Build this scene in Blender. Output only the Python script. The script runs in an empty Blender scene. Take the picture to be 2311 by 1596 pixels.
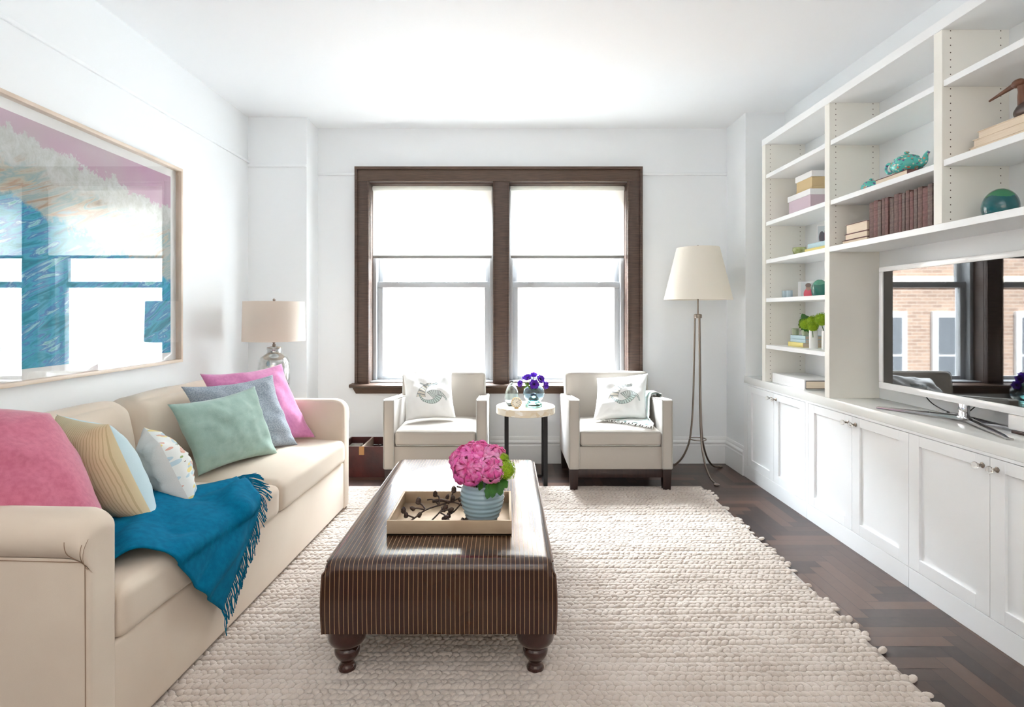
import bpy, bmesh, math, random
import numpy as np
from mathutils import Vector, Matrix, noise
random.seed(7)
PI = math.pi
S = bpy.context.scene
C = S.collection

# ------------------------------------------------------------------ camera, light, exposure
CAM_H = 1.25
cam = bpy.data.cameras.new('camera'); co = bpy.data.objects.new('camera', cam); C.objects.link(co)
co.location = (0, 0, CAM_H); co.rotation_euler = (PI/2, 0, 0)
cam.sensor_width = 36; cam.lens = 1250/2311*36
cam.shift_x = 14.5/2311; cam.shift_y = -90/2311
cam.clip_start = 0.05; cam.clip_end = 200
S.camera = co
S.view_settings.view_transform = 'Standard'; S.view_settings.look = 'None'
S.view_settings.gamma = 1; S.view_settings.use_curve_mapping = False
S.view_settings.exposure = 1.06
try:
    S.cycles.use_denoising = True
    S.cycles.max_bounces = 10; S.cycles.diffuse_bounces = 6; S.cycles.transparent_max_bounces = 12
    S.cycles.sample_clamp_indirect = 8; S.cycles.caustics_reflective = False; S.cycles.caustics_refractive = False
except Exception:
    pass
W = bpy.data.worlds.new('world'); S.world = W; W.use_nodes = True
W.node_tree.nodes['Background'].inputs[0].default_value = (0.82, 0.92, 1.0, 1)
W.node_tree.nodes['Background'].inputs[1].default_value = 2.0

def area(name, loc, rot, sx, sy, power, color=(1, 1, 1), portal=False):
    l = bpy.data.lights.new(name, 'AREA'); l.shape = 'RECTANGLE'; l.size = sx; l.size_y = sy
    l.energy = power; l.color = color
    if portal: l.cycles.is_portal = True
    o = bpy.data.objects.new(name, l); o.location = loc; o.rotation_euler = rot; C.objects.link(o)
    return o
# the open sky above the street, seen steeply through the windows
area('sky_light', (-0.3, 7.6, 5.2), (math.radians(-52), 0, 0), 6.0, 3.2, 4400, (0.85, 0.93, 1.0))
# added warm, dim fill behind the camera, so the camera side is not dark
area('rear_fill_light', (0.0, -2.2, 1.7), (math.radians(84), 0, 0), 2.6, 1.6, 10, (1.0, 0.78, 0.56))
# added neutral fill, aimed up at the ceiling behind the camera to lift the room
area('ceiling_bounce_fill', (0.1, -0.9, 1.9), (math.radians(172), 0, 0), 1.4, 1.4, 23, (0.97, 0.98, 1.0))
for _x, _w in ((-0.62, 1.0), (0.523, 0.96)):
    area('portal_window', (_x, 4.92, 1.5), (math.radians(-90), 0, 0), _w, 1.66, 1, portal=True)
sun = bpy.data.lights.new('sun', 'SUN'); sun.energy = 33; sun.color = (0.88, 0.95, 1.0); sun.angle = math.radians(1.0)
so = bpy.data.objects.new('sun', sun); C.objects.link(so)
so.rotation_euler = (math.radians(38), 0, math.radians(-18))

# ------------------------------------------------------------------ helpers
def srgb(r, g, b):
    f = lambda c: (c/255)/12.92 if c/255 <= 0.04045 else (((c/255)+0.055)/1.055)**2.4
    return (f(r), f(g), f(b), 1)

def mat(name, col, rough=0.6, metal=0.0, col2=None, vscale=5, bump=0, bscale=60, sheen=0, coat=0, trans=0,
        ior=1.45, spec=0.5, stretch=None, sss=0, alpha=None, contrast=None, bdist=0.01, vdetail=4):
    m = bpy.data.materials.new(name); m.use_nodes = True
    nt = m.node_tree; N = nt.nodes; L = nt.links; p = N['Principled BSDF']
    p.inputs['Base Color'].default_value = col; p.inputs['Roughness'].default_value = rough
    p.inputs['Metallic'].default_value = metal; p.inputs['IOR'].default_value = ior
    p.inputs['Specular IOR Level'].default_value = spec
    if sheen: p.inputs['Sheen Weight'].default_value = sheen; p.inputs['Sheen Roughness'].default_value = 0.4
    if coat: p.inputs['Coat Weight'].default_value = coat; p.inputs['Coat Roughness'].default_value = 0.08
    if trans: p.inputs['Transmission Weight'].default_value = trans
    if sss: p.inputs['Subsurface Weight'].default_value = sss; p.inputs['Subsurface Scale'].default_value = 0.01
    if alpha is not None: p.inputs['Alpha'].default_value = alpha
    tc = N.new('ShaderNodeTexCoord'); mp = N.new('ShaderNodeMapping')
    L.new(tc.outputs['Object'], mp.inputs['Vector'])
    if stretch: mp.inputs['Scale'].default_value = stretch
    if col2:
        n = N.new('ShaderNodeTexNoise'); n.inputs['Scale'].default_value = vscale; n.inputs['Detail'].default_value = vdetail
        L.new(mp.outputs[0], n.inputs['Vector'])
        r = N.new('ShaderNodeValToRGB')
        lo, hi = contrast or (0.35, 0.65)
        r.color_ramp.elements[0].position = lo; r.color_ramp.elements[1].position = hi
        r.color_ramp.elements[0].color = col; r.color_ramp.elements[1].color = col2
        L.new(n.outputs['Fac'], r.inputs['Fac']); L.new(r.outputs['Color'], p.inputs['Base Color'])
    if bump:
        n = N.new('ShaderNodeTexNoise'); n.inputs['Scale'].default_value = bscale; n.inputs['Detail'].default_value = 3
        L.new(mp.outputs[0], n.inputs['Vector'])
        b = N.new('ShaderNodeBump'); b.inputs['Strength'].default_value = bump; b.inputs['Distance'].default_value = bdist
        L.new(n.outputs['Fac'], b.inputs['Height']); L.new(b.outputs[0], p.inputs['Normal'])
    return m

def nodes(m): return m.node_tree.nodes, m.node_tree.links, m.node_tree.nodes['Principled BSDF']
def nmath(N, L, op, a, b=None, c=None):
    n = N.new('ShaderNodeMath'); n.operation = op
    for i, v in enumerate((a, b, c)):
        if v is None: continue
        if isinstance(v, (int, float)): n.inputs[i].default_value = v
        else: L.new(v, n.inputs[i])
    return n.outputs[0]
def nmix(N, L, f, a, b):
    n = N.new('ShaderNodeMix'); n.data_type = 'RGBA'
    for i, v in ((0, f), (6, a), (7, b)):
        if isinstance(v, (int, float, tuple)): n.inputs[i].default_value = v
        else: L.new(v, n.inputs[i])
    return n.outputs[2]

def tag(o, label=None, cat=None, group=None, kind=None):
    if label: o['label'] = label
    if cat: o['category'] = cat
    if group: o['group'] = group
    if kind: o['kind'] = kind
    return o

def thing(name, label, cat, loc=(0, 0, 0), rz=0, group=None):
    o = bpy.data.objects.new(name, None); o.empty_display_size = 0.05
    C.objects.link(o); o.location = loc; o.rotation_euler = (0, 0, rz)
    return tag(o, label, cat, group)

def root_of(p):
    while p.parent: p = p.parent
    return p

def link(name, me, mats, parent=None, world=False, smooth=None):
    """world=True: vertices are in world metres; move them into the root's frame or re-origin a lone mesh at its base."""
    o = bpy.data.objects.new(name, me); C.objects.link(o)
    for m in (mats if isinstance(mats, (list, tuple)) else [mats]):
        if m is not None: me.materials.append(m)
    if parent is not None:
        o.parent = parent
        if world:
            r = root_of(parent)
            me.transform((Matrix.Translation(r.location) @ Matrix.Rotation(r.rotation_euler.z, 4, 'Z')).inverted())
    elif world:
        n = len(me.vertices); a = np.empty(n*3); me.vertices.foreach_get('co', a); a = a.reshape(-1, 3)
        c = Vector(((a[:, 0].min()+a[:, 0].max())/2, (a[:, 1].min()+a[:, 1].max())/2, a[:, 2].min()))
        me.transform(Matrix.Translation(-c)); o.location = c
    if smooth is not None:
        if smooth >= 180: me.shade_smooth()
        else:
            me.shade_smooth()
            try: me.set_sharp_from_angle(angle=math.radians(smooth))
            except Exception: pass
    return o

def obj(name, bm, mats, parent=None, world=False, smooth=40, kind=None):
    bmesh.ops.recalc_face_normals(bm, faces=bm.faces)
    me = bpy.data.meshes.new(name); bm.to_mesh(me); bm.free()
    o = link(name, me, mats, parent, world, smooth)
    if kind: o['kind'] = kind
    return o

def BM(): return bmesh.new()

def box(bm, x0, x1, y0, y1, z0, z1, bev=0, seg=2, mi=0, M=None):
    vs = [bm.verts.new((x, y, z)) for x in (x0, x1) for y in (y0, y1) for z in (z0, z1)]
    fs = [bm.faces.new([vs[i] for i in q]) for q in ((0, 1, 3, 2), (4, 6, 7, 5), (0, 4, 5, 1), (2, 3, 7, 6), (0, 2, 6, 4), (1, 5, 7, 3))]
    for f in fs: f.material_index = mi
    new = vs
    if bev:
        r = bmesh.ops.bevel(bm, geom=list({e for f in fs for e in f.edges}), offset=bev, segments=seg, profile=0.5, affect='EDGES')
        new = list({v for f in r['faces'] for v in f.verts})
        for f in r['faces']: f.material_index = mi
    if M is not None:
        allv = new if bev else vs
        bmesh.ops.transform(bm, matrix=M, verts=allv)
    return bm

def lathe(bm, prof, cx=0, cy=0, seg=40, mi=0, cap=True):
    rings = []
    for r, z in prof:
        if r < 1e-6: rings.append([bm.verts.new((cx, cy, z))])
        else: rings.append([bm.verts.new((cx+r*math.cos(2*PI*k/seg), cy+r*math.sin(2*PI*k/seg), z)) for k in range(seg)])
    for a, b in zip(rings, rings[1:]):
        for k in range(seg):
            k2 = (k+1) % seg
            if len(a) == 1 and len(b) == 1: continue
            if len(a) == 1: f = bm.faces.new((a[0], b[k], b[k2]))
            elif len(b) == 1: f = bm.faces.new((a[k], b[0], a[k2]))
            else: f = bm.faces.new((a[k], b[k], b[k2], a[k2]))
            f.material_index = mi
    if cap:
        for r in (rings[0], rings[-1]):
            if len(r) > 2: bm.faces.new(r).material_index = mi
    return bm

def tube(bm, pts, r, seg=8, mi=0, closed=False):
    pts = [Vector(p) for p in pts]; n = len(pts)
    rr = r if isinstance(r, (list, tuple)) else [r]*n
    prev = None; rings = []
    for i, p in enumerate(pts):
        a = pts[(i-1) % n] if (i or closed) else p; b = pts[(i+1) % n] if (i < n-1 or closed) else p
        t = (b-a).normalized()
        if prev is None:
            u = t.orthogonal().normalized()
        else:
            u = (prev - t*prev.dot(t))
            u = u.normalized() if u.length > 1e-6 else t.orthogonal().normalized()
        prev = u; w = t.cross(u)
        rings.append([bm.verts.new(p + (u*math.cos(2*PI*k/seg)+w*math.sin(2*PI*k/seg))*rr[i]) for k in range(seg)])
    m = n if closed else n-1
    for i in range(m):
        a, b = rings[i], rings[(i+1) % n]
        for k in range(seg):
            bm.faces.new((a[k], a[(k+1) % seg], b[(k+1) % seg], b[k])).material_index = mi
    if not closed:
        bm.faces.new(rings[0][::-1]).material_index = mi; bm.faces.new(rings[-1]).material_index = mi
    return bm

def spline(pts, n=8):
    P = [Vector(p) for p in pts]; out = []
    P = [P[0]*2-P[1]] + P + [P[-1]*2-P[-2]]
    for i in range(1, len(P)-2):
        for k in range(n):
            t = k/n; a, b, c, d = P[i-1:i+3]
            out.append(0.5*((2*b)+(c-a)*t+(2*a-5*b+4*c-d)*t*t+(3*b-a-3*c+d)*t**3))
    out.append(P[-2]); return out

def ball(bm, c, r, sx=1, sy=1, sz=1, u=16, v=10, M=None, mi=0):
    m = Matrix.Translation(c) @ (M or Matrix.Identity(4)) @ Matrix.Diagonal((r*sx, r*sy, r*sz, 1))
    r_ = bmesh.ops.create_uvsphere(bm, u_segments=u, v_segments=v, radius=1, matrix=m)
    for vv in r_['verts']:
        for f in vv.link_faces: f.material_index = mi
    return bm

def softbox(bm, x0, x1, y0, y1, z0, z1, n=6, cuts=14, crown=0.0, wob=0.0, seed=0, crown_bottom=0.0, crown_y=0.0):
    """a stuffed cushion: rounded box with a crowned top"""
    c = Vector(((x0+x1)/2, (y0+y1)/2, (z0+z1)/2)); h = Vector(((x1-x0)/2, (y1-y0)/2, (z1-z0)/2))
    hm = min(h)
    idx = {}
    def vert(p):
        k = tuple(round(q, 5) for q in p)
        if k in idx: return idx[k]
        # rounded corners with the same metric radius on each axis
        rad = hm*2/n*1.6
        q = Vector([p[i]*h[i] for i in range(3)])
        inner = Vector([max(-(h[i]-rad), min(h[i]-rad, q[i])) for i in range(3)])
        dlt = q-inner
        if dlt.length > 1e-9: q = inner + dlt.normalized()*rad if all(abs(dlt[i]) > 0 or True for i in range(3)) else q
        zt = (1-p[0]**2)*(1-p[1]**2)
        zt = max(zt, 0)**0.6
        if p[2] > 0: q.z += crown*zt*p[2]
        else: q.z += crown_bottom*zt*p[2]
        if crown_y: q.x += crown_y*max((1-p[1]**2)*(1-p[2]**2), 0)**0.6*p[0]
        if wob:
            q += Vector((noise.noise(q*6+Vector((seed, 0, 0))), noise.noise(q*6+Vector((0, seed, 3))), noise.noise(q*6+Vector((5, 0, seed)))))*wob
        v = bm.verts.new(c+q); idx[k] = v; return v
    def warp(t): return math.sin(t*PI/2)*0.55+t*0.45
    g = [warp(-1+2*i/cuts) for i in range(cuts+1)]
    for ax in range(3):
        for s in (-1, 1):
            for i in range(cuts):
                for j in range(cuts):
                    q = []
                    for a, b in ((i, j), (i+1, j), (i+1, j+1), (i, j+1)):
                        p = [0, 0, 0]; p[ax] = s; p[(ax+1) % 3] = g[a]; p[(ax+2) % 3] = g[b]; q.append(vert(p))
                    if s < 0: q.reverse()
                    try: bm.faces.new(q)
                    except ValueError: pass
    return bm

def dup(root, name=None, loc=None, rz=None, label=None, group=None):
    r = root.copy(); C.objects.link(r)
    if loc is not None: r.location = loc
    if rz is not None: r.rotation_euler = (0, 0, rz)
    if label: r['label'] = label
    if group: r['group'] = group
    for ch in root.children:
        c = ch.copy(); C.objects.link(c); c.parent = r
        for g in ch.children:
            d = g.copy(); C.objects.link(d); d.parent = c
    return r

def single(name, bm, mats, label, cat, group=None, smooth=40, kind=None):
    o = obj(name, bm, mats, None, True, smooth)
    return tag(o, label, cat, group, kind)
def struct(name, bm, m, smooth=30, parent=None):
    o = obj(name, bm, m, parent, True, smooth)
    if parent is None: o['kind'] = 'structure'
    return o

# ------------------------------------------------------------------ materials
M = {}
M['wall'] = mat('wall_paint', srgb(245, 248, 250), 0.6, spec=0.3)
M['ceil'] = mat('ceiling_paint', srgb(246, 248, 250), 0.7, spec=0.2)
M['trimw'] = mat('white_trim_paint', srgb(244, 246, 247), 0.35)
M['cab'] = mat('white_cabinet_paint', srgb(246, 248, 249), 0.32)
M['counter'] = mat('counter_paint', srgb(242, 243, 240), 0.16, coat=0.3)
M['wood_win'] = mat('walnut_window_wood', srgb(92, 73, 62), 0.42, col2=srgb(70, 54, 47), vscale=9, stretch=(1, 1, 14), bump=0.12, bscale=40)
M['wood_winh'] = mat('walnut_window_wood_rail', srgb(100, 78, 64), 0.42, col2=srgb(76, 60, 50), vscale=9, stretch=(1, 14, 22), bump=0.12, bscale=40)
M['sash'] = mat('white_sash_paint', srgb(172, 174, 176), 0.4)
M['beige'] = mat('beige_upholstery', srgb(222, 207, 189), 0.85, sheen=0.2, col2=srgb(217, 201, 183), vscale=3, bump=0.15, bscale=600, bdist=0.002)
M['seam'] = mat('seam_thread', srgb(150, 124, 102), 0.9)
M['greyf'] = mat('pale_grey_upholstery', srgb(178, 171, 162), 0.85, sheen=0.3, bump=0.15, bscale=600, bdist=0.002)
M['piping'] = mat('grey_piping', srgb(176, 174, 168), 0.8)
M['espresso'] = mat('espresso_wood', srgb(52, 34, 30), 0.3, col2=srgb(38, 24, 22), vscale=8, stretch=(8, 8, 1))
M['turned'] = mat('dark_turned_wood', srgb(62, 30, 22), 0.16, col2=srgb(44, 22, 18), vscale=6, coat=0.6)
M['black'] = mat('black_metal', srgb(30, 29, 30), 0.4, metal=0.3)
M['nickel'] = mat('brushed_nickel', srgb(150, 138, 128), 0.28, metal=1.0)
M['chrome'] = mat('chrome', srgb(205, 205, 208), 0.08, metal=1.0)
M['mercury'] = mat('mercury_glass', srgb(215, 216, 214), 0.12, metal=0.85, col2=srgb(170, 172, 170), vscale=14, bump=0.15, bscale=20)
M['shade_grey'] = mat('linen_shade', srgb(238, 228, 218), 0.9, bump=0.1, bscale=300)
M['shade_cream'] = mat('cream_paper_shade', srgb(252, 247, 238), 0.85)
M['pink'] = mat('pink_linen', srgb(206, 118, 142), 0.85, sheen=0.4, col2=srgb(194, 104, 130), vscale=60, bump=0.3, bscale=350, bdist=0.004)
M['pinkl'] = mat('orchid_pink_linen', srgb(222, 142, 188), 0.85, sheen=0.5, col2=srgb(212, 130, 178), vscale=60, bump=0.3, bscale=350, bdist=0.004)
M['greyblue'] = mat('grey_blue_tweed', srgb(172, 182, 192), 0.9, sheen=0.3, col2=srgb(140, 151, 164), vscale=160, bump=0.4, bscale=300, bdist=0.004, contrast=(0.4, 0.62))
M['sage'] = mat('sage_linen', srgb(162, 188, 178), 0.9, sheen=0.3, col2=srgb(152, 180, 170), vscale=30, bump=0.3, bscale=350, bdist=0.003)
M['skyblue'] = mat('pale_blue_cotton', srgb(196, 218, 224), 0.9, sheen=0.2, bump=0.2, bscale=350, bdist=0.003)
M['linen'] = mat('natural_linen', srgb(214, 212, 208), 0.9, bump=0.3, bscale=300, bdist=0.003)
M['teal'] = mat('teal_wool', srgb(0, 114, 152), 0.95, spec=0.15, col2=srgb(0, 102, 138), vscale=40, bump=0.25, bscale=400, bdist=0.003)
M['ceramic_blue'] = mat('celadon_blue_ceramic', srgb(168, 192, 204), 0.12, col2=srgb(150, 178, 186), vscale=3, stretch=(1, 1, 14), coat=0.5)
M['white_cer'] = mat('white_ceramic', srgb(238, 238, 236), 0.2, coat=0.3)
M['tray'] = mat('champagne_leaf_tray', srgb(196, 176, 150), 0.38, metal=0.35, col2=srgb(178, 156, 130), vscale=4, bump=0.1, bscale=15)
M['bronze'] = mat('dark_bronze', srgb(86, 70, 62), 0.4, metal=0.6, col2=srgb(60, 48, 44), vscale=30, bump=0.3, bscale=80)
M['leafd'] = mat('green_leaf', srgb(52, 112, 30), 0.5, col2=srgb(38, 88, 26), vscale=30, sss=0.1)
M['lime'] = mat('lime_viburnum', srgb(160, 190, 30), 0.6, col2=srgb(132, 168, 20), vscale=60, sss=0.15)
M['peony'] = mat('hot_pink_petal', srgb(244, 88, 172), 0.55, col2=srgb(252, 140, 200), vscale=22, sss=0.2)
M['peony3'] = mat('deep_pink_petal', srgb(228, 66, 148), 0.55, col2=srgb(248, 150, 200), vscale=40, sss=0.2)
M['peony2'] = mat('soft_pink_petal', srgb(238, 128, 184), 0.55, col2=srgb(250, 178, 212), vscale=22, sss=0.2)
M['violet'] = mat('violet_petal', srgb(96, 50, 190), 0.5, col2=srgb(128, 60, 205), vscale=20, sss=0.1)
M['darkc'] = mat('flower_centre', srgb(40, 24, 60), 0.7)
M['pages'] = mat('book_pages', srgb(238, 222, 202), 0.9, stretch=(1, 1, 60), col2=srgb(226, 208, 186), vscale=12)
M['leatherb'] = mat('worn_brown_book_cloth', srgb(122, 96, 90), 0.7, col2=srgb(96, 72, 68), vscale=25, stretch=(1, 1, 4), bump=0.2, bscale=90)
M['leatherb2'] = mat('worn_brown_book_cloth_reddish', srgb(128, 92, 88), 0.7, col2=srgb(100, 70, 68), vscale=25, stretch=(1, 1, 4), bump=0.2, bscale=90)
M['leatherb3'] = mat('worn_brown_book_cloth_grey', srgb(124, 106, 100), 0.7, col2=srgb(96, 80, 76), vscale=25, stretch=(1, 1, 4), bump=0.2, bscale=90)
M['teal_cer'] = mat('teal_green_glaze', srgb(14, 112, 104), 0.12, coat=0.6)
M['birdwood'] = mat('dark_carved_wood', srgb(74, 50, 44), 0.35, col2=srgb(52, 34, 32), vscale=10, stretch=(1, 1, 5))
M['birdneck'] = mat('reddish_carved_wood', srgb(128, 84, 62), 0.4, col2=srgb(92, 58, 44), vscale=12)
M['redwood'] = mat('oxblood_painted_wood', srgb(84, 34, 32), 0.35, col2=srgb(58, 26, 26), vscale=7, bump=0.2, bscale=30)
M['tan'] = mat('tan_leather', srgb(176, 130, 82), 0.6)
M['yellow'] = mat('yellow_book_cloth', srgb(236, 220, 140), 0.6)
M['blueb'] = mat('pale_blue_book_cloth', srgb(190, 216, 224), 0.6)
M['whitep'] = mat('white_plastic', srgb(240, 240, 240), 0.2, coat=0.4)
M['frame'] = mat('pale_oak_frame', srgb(224, 208, 192), 0.45, col2=srgb(214, 196, 178), vscale=6)
M['matb'] = mat('white_mat_board', srgb(240, 240, 238), 0.9)
M['throwg'] = mat('pale_stripe_throw', srgb(226, 230, 228), 0.95, bump=0.4, bscale=200, bdist=0.004)

def glass(name, col=(1, 1, 1, 1), rough=0.0, ior=1.45):
    m = mat(name, col, rough, trans=1.0, ior=ior); return m
M['pane'] = bpy.data.materials.new('window_glass'); M['pane'].use_nodes = True
_N = M['pane'].node_tree.nodes; _L = M['pane'].node_tree.links
for n in list(_N): _N.remove(n)
_o = _N.new('ShaderNodeOutputMaterial'); _t = _N.new('ShaderNodeBsdfTransparent'); _g = _N.new('ShaderNodeBsdfGlossy'); _g.inputs['Roughness'].default_value = 0.0
_f = _N.new('ShaderNodeFresnel'); _f.inputs[0].default_value = 1.45; _mx = _N.new('ShaderNodeMixShader')
_ge = _N.new('ShaderNodeNewGeometry'); _mm = _N.new('ShaderNodeMath'); _mm.operation = 'MULTIPLY'; _iv = _N.new('ShaderNodeMath'); _iv.operation = 'SUBTRACT'; _iv.inputs[0].default_value = 1
_L.new(_ge.outputs['Backfacing'], _iv.inputs[1]); _L.new(_iv.outputs[0], _mm.inputs[0]); _L.new(_f.outputs[0], _mm.inputs[1]); _L.new(_mm.outputs[0], _mx.inputs[0]); _L.new(_t.outputs[0], _mx.inputs[1]); _L.new(_g.outputs[0], _mx.inputs[2]); _L.new(_mx.outputs[0], _o.inputs[0])
M['vglass'] = glass('clear_vase_glass', (0.93, 1.0, 0.98, 1))
M['bglass'] = glass('pale_blue_glass', (0.72, 0.9, 1.0, 1))
M['tglass'] = glass('aqua_glass', (0.42, 0.86, 0.78, 1))
M['knobg'] = glass('knob_glass', (0.95, 0.93, 0.9, 1), ior=1.5)
M['votive'] = mat('pale_green_glass', srgb(214, 226, 190), 0.3, trans=0.45)

# roller shade fabric: lets daylight through
m = bpy.data.materials.new('roller_shade_fabric'); m.use_nodes = True; M['roller'] = m
N, L, p = nodes(m); p.inputs['Base Color'].default_value = srgb(246, 246, 244); p.inputs['Roughness'].default_value = 0.9
tr = N.new('ShaderNodeBsdfTranslucent'); tr.inputs[0].default_value = srgb(246, 246, 242); mx = N.new('ShaderNodeMixShader'); mx.inputs[0].default_value = 0.6
L.new(p.outputs[0], mx.inputs[1]); L.new(tr.outputs[0], mx.inputs[2]); L.new(mx.outputs[0], N['Material Output'].inputs[0])
# lampshades let light through too
for k, c_ in (('shade_grey', srgb(242, 232, 222)), ('shade_cream', srgb(253, 249, 240))):
    N, L, p = nodes(M[k]); tr = N.new('ShaderNodeBsdfTranslucent'); tr.inputs[0].default_value = c_
    mx = N.new('ShaderNodeMixShader'); mx.inputs[0].default_value = 0.3
    L.new(p.outputs[0], mx.inputs[1]); L.new(tr.outputs[0], mx.inputs[2]); L.new(mx.outputs[0], N['Material Output'].inputs[0])

# bookcase side panels carry two columns of small shelf-pin holes
m = mat('bookcase_side_paint', srgb(244, 242, 234), 0.35); M['side'] = m
N, L, p = nodes(m)
geo = N.new('ShaderNodeNewGeometry'); sp = N.new('ShaderNodeSeparateXYZ'); L.new(geo.outputs['Position'], sp.inputs[0])
sn = N.new('ShaderNodeSeparateXYZ'); L.new(geo.outputs['Normal'], sn.inputs[0])
zz = nmath(N, L, 'PINGPONG', sp.outputs[2], 0.01525)          # distance to a hole centre every 30.5 mm
d1 = nmath(N, L, 'ABSOLUTE', nmath(N, L, 'SUBTRACT', sp.outputs[0], 1.872)); d2 = nmath(N, L, 'ABSOLUTE', nmath(N, L, 'SUBTRACT', sp.outputs[0], 2.083))
dx = nmath(N, L, 'MINIMUM', d1, d2)
rr = nmath(N, L, 'SQRT', nmath(N, L, 'ADD', nmath(N, L, 'MULTIPLY', dx, dx), nmath(N, L, 'MULTIPLY', zz, zz)))
hole = nmath(N, L, 'MULTIPLY', nmath(N, L, 'LESS_THAN', rr, 0.0026), nmath(N, L, 'GREATER_THAN', nmath(N, L, 'ABSOLUTE', sn.outputs[1]), 0.5))
hole = nmath(N, L, 'MULTIPLY', hole, nmath(N, L, 'MAXIMUM', nmath(N, L, 'GREATER_THAN', sp.outputs[2], 1.62), nmath(N, L, 'GREATER_THAN', sp.outputs[1], 3.16)))
L.new(nmix(N, L, hole, srgb(244, 242, 234), srgb(80, 66, 56)), p.inputs['Base Color'])

# ------------------------------------------------------------------ the room
XL, XR, YB, CZ = -2.03, 2.15, 4.636, 2.80
Y0 = -2.5
bm = BM(); box(bm, XL-0.25, XR+0.25, Y0, YB+0.4, CZ, CZ+0.2); struct('ceiling', bm, M['ceil'])
bm = BM(); box(bm, XL-0.2, XL, Y0, 4.368, -0.1, CZ); struct('wall_left', bm, M['wall'])
bm = BM(); box(bm, XR, XR+0.2, Y0, 4.27, -0.1, CZ); struct('wall_right', bm, M['wall'])
bm = BM(); box(bm, XL-0.2, -1.569, 4.368, YB, -0.1, CZ); struct('wall_chase_left', bm, M['wall'])
bm = BM(); box(bm, 1.85, XR+0.2, 4.27, YB, -0.1, CZ); struct('wall_chase_right', bm, M['wall'])
# back wall with two window openings
O = [(-1.14, -0.10), (0.026, 1.02)]; ZS, ZT = 0.66, 2.35; WT = 0.30
bm = BM()
box(bm, XL-0.2, O[0][0], YB, YB+WT, -0.1, CZ); box(bm, O[0][1], O[1][0], YB, YB+WT, ZS, ZT)
box(bm, O[1][1], XR+0.2, YB, YB+WT, -0.1, CZ); box(bm, O[0][0], O[1][1], YB, YB+WT, -0.1, ZS); box(bm, O[0][0], O[1][1], YB, YB+WT, ZT, CZ)
struct('wall_back', bm, M['wall'])
bm = BM(); box(bm, XL-.2, XR+.2, Y0-.15, Y0, -0.1, CZ); struct('wall_rear', bm, M['wall'])
# herringbone floor: dark strips in one mesh on a dark ground
m = bpy.data.materials.new('dark_herringbone_oak'); m.use_nodes = True; M['floor'] = m
N, L, p = nodes(m)
at = N.new('ShaderNodeAttribute'); at.attribute_name = 'tone'; at.attribute_type = 'GEOMETRY'
tc = N.new('ShaderNodeTexCoord'); mp = N.new('ShaderNodeMapping'); L.new(tc.outputs['Object'], mp.inputs[0])
ns = N.new('ShaderNodeTexNoise'); ns.inputs['Scale'].default_value = 30; ns.inputs['Detail'].default_value = 6; L.new(mp.outputs[0], ns.inputs[0])
rp = N.new('ShaderNodeValToRGB'); rp.color_ramp.elements[0].color = srgb(38, 33, 35); rp.color_ramp.elements[1].color = srgb(98, 74, 62)
L.new(nmath(N, L, 'ADD', nmath(N, L, 'MULTIPLY', at.outputs['Fac'], 0.8), nmath(N, L, 'MULTIPLY', ns.outputs['Fac'], 0.25)), rp.inputs[0])
L.new(rp.outputs[0], p.inputs['Base Color']); p.inputs['Roughness'].default_value = 0.3; p.inputs['Specular IOR Level'].default_value = 0.35
bp = N.new('ShaderNodeBump'); bp.inputs['Strength'].default_value = 0.06; L.new(ns.outputs[0], bp.inputs['Height']); L.new(bp.outputs[0], p.inputs['Normal'])
w, n = 0.065, 6
bm = BM(); lay = bm.faces.layers.float.new('tone_f'); tones = []
g = 0.0009
i0, i1, j0, j1 = int(XL/w)-n, int(XR/w)+n, int(Y0/w)-n, int(YB/w)+n
vs, fs = [], []
for i in range(i0, i1):
    for j in range(j0, j1):
        t = (i-j) % (2*n)
        if t == 0: x0, x1, y0, y1 = i*w, (i+n)*w, j*w, (j+1)*w
        elif t == 2*n-1: x0, x1, y0, y1 = i*w, (i+1)*w, j*w, (j+n)*w
        else: continue
        x0, x1, y0, y1 = max(x0, XL-.1), min(x1, XR+.1), max(y0, Y0), min(y1, YB+.1)
        if x1-x0 < .01 or y1-y0 < .01: continue
        tilt = random.uniform(-0.0004, 0.0004); b = len(vs)
        vs += [(x0+g, y0+g, tilt), (x1-g, y0+g, -tilt), (x1-g, y1-g, 0), (x0+g, y1-g, 0)]
        fs.append((b, b+1, b+2, b+3)); tones.append(random.random())
bm.free()
b = len(vs); vs += [(XL-.2, Y0, -.004), (XR+.2, Y0, -.004), (XR+.2, YB+.1, -.004), (XL-.2, YB+.1, -.004), (XL-.2, Y0, -.1), (XR+.2, Y0, -.1), (XR+.2, YB+.1, -.1), (XL-.2, YB+.1, -.1)]
for q in ((0, 1, 2, 3), (7, 6, 5, 4), (0, 4, 5, 1), (1, 5, 6, 2), (2, 6, 7, 3), (3, 7, 4, 0)): fs.append(tuple(b+k for k in q)); tones.append(-0.3)
me = bpy.data.meshes.new('floor'); me.from_pydata(vs, [], fs)
a = me.attributes.new('tone', 'FLOAT', 'FACE'); a.data.foreach_set('value', tones)
o = link('floor', me, M['floor']); o['kind'] = 'structure'

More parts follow.
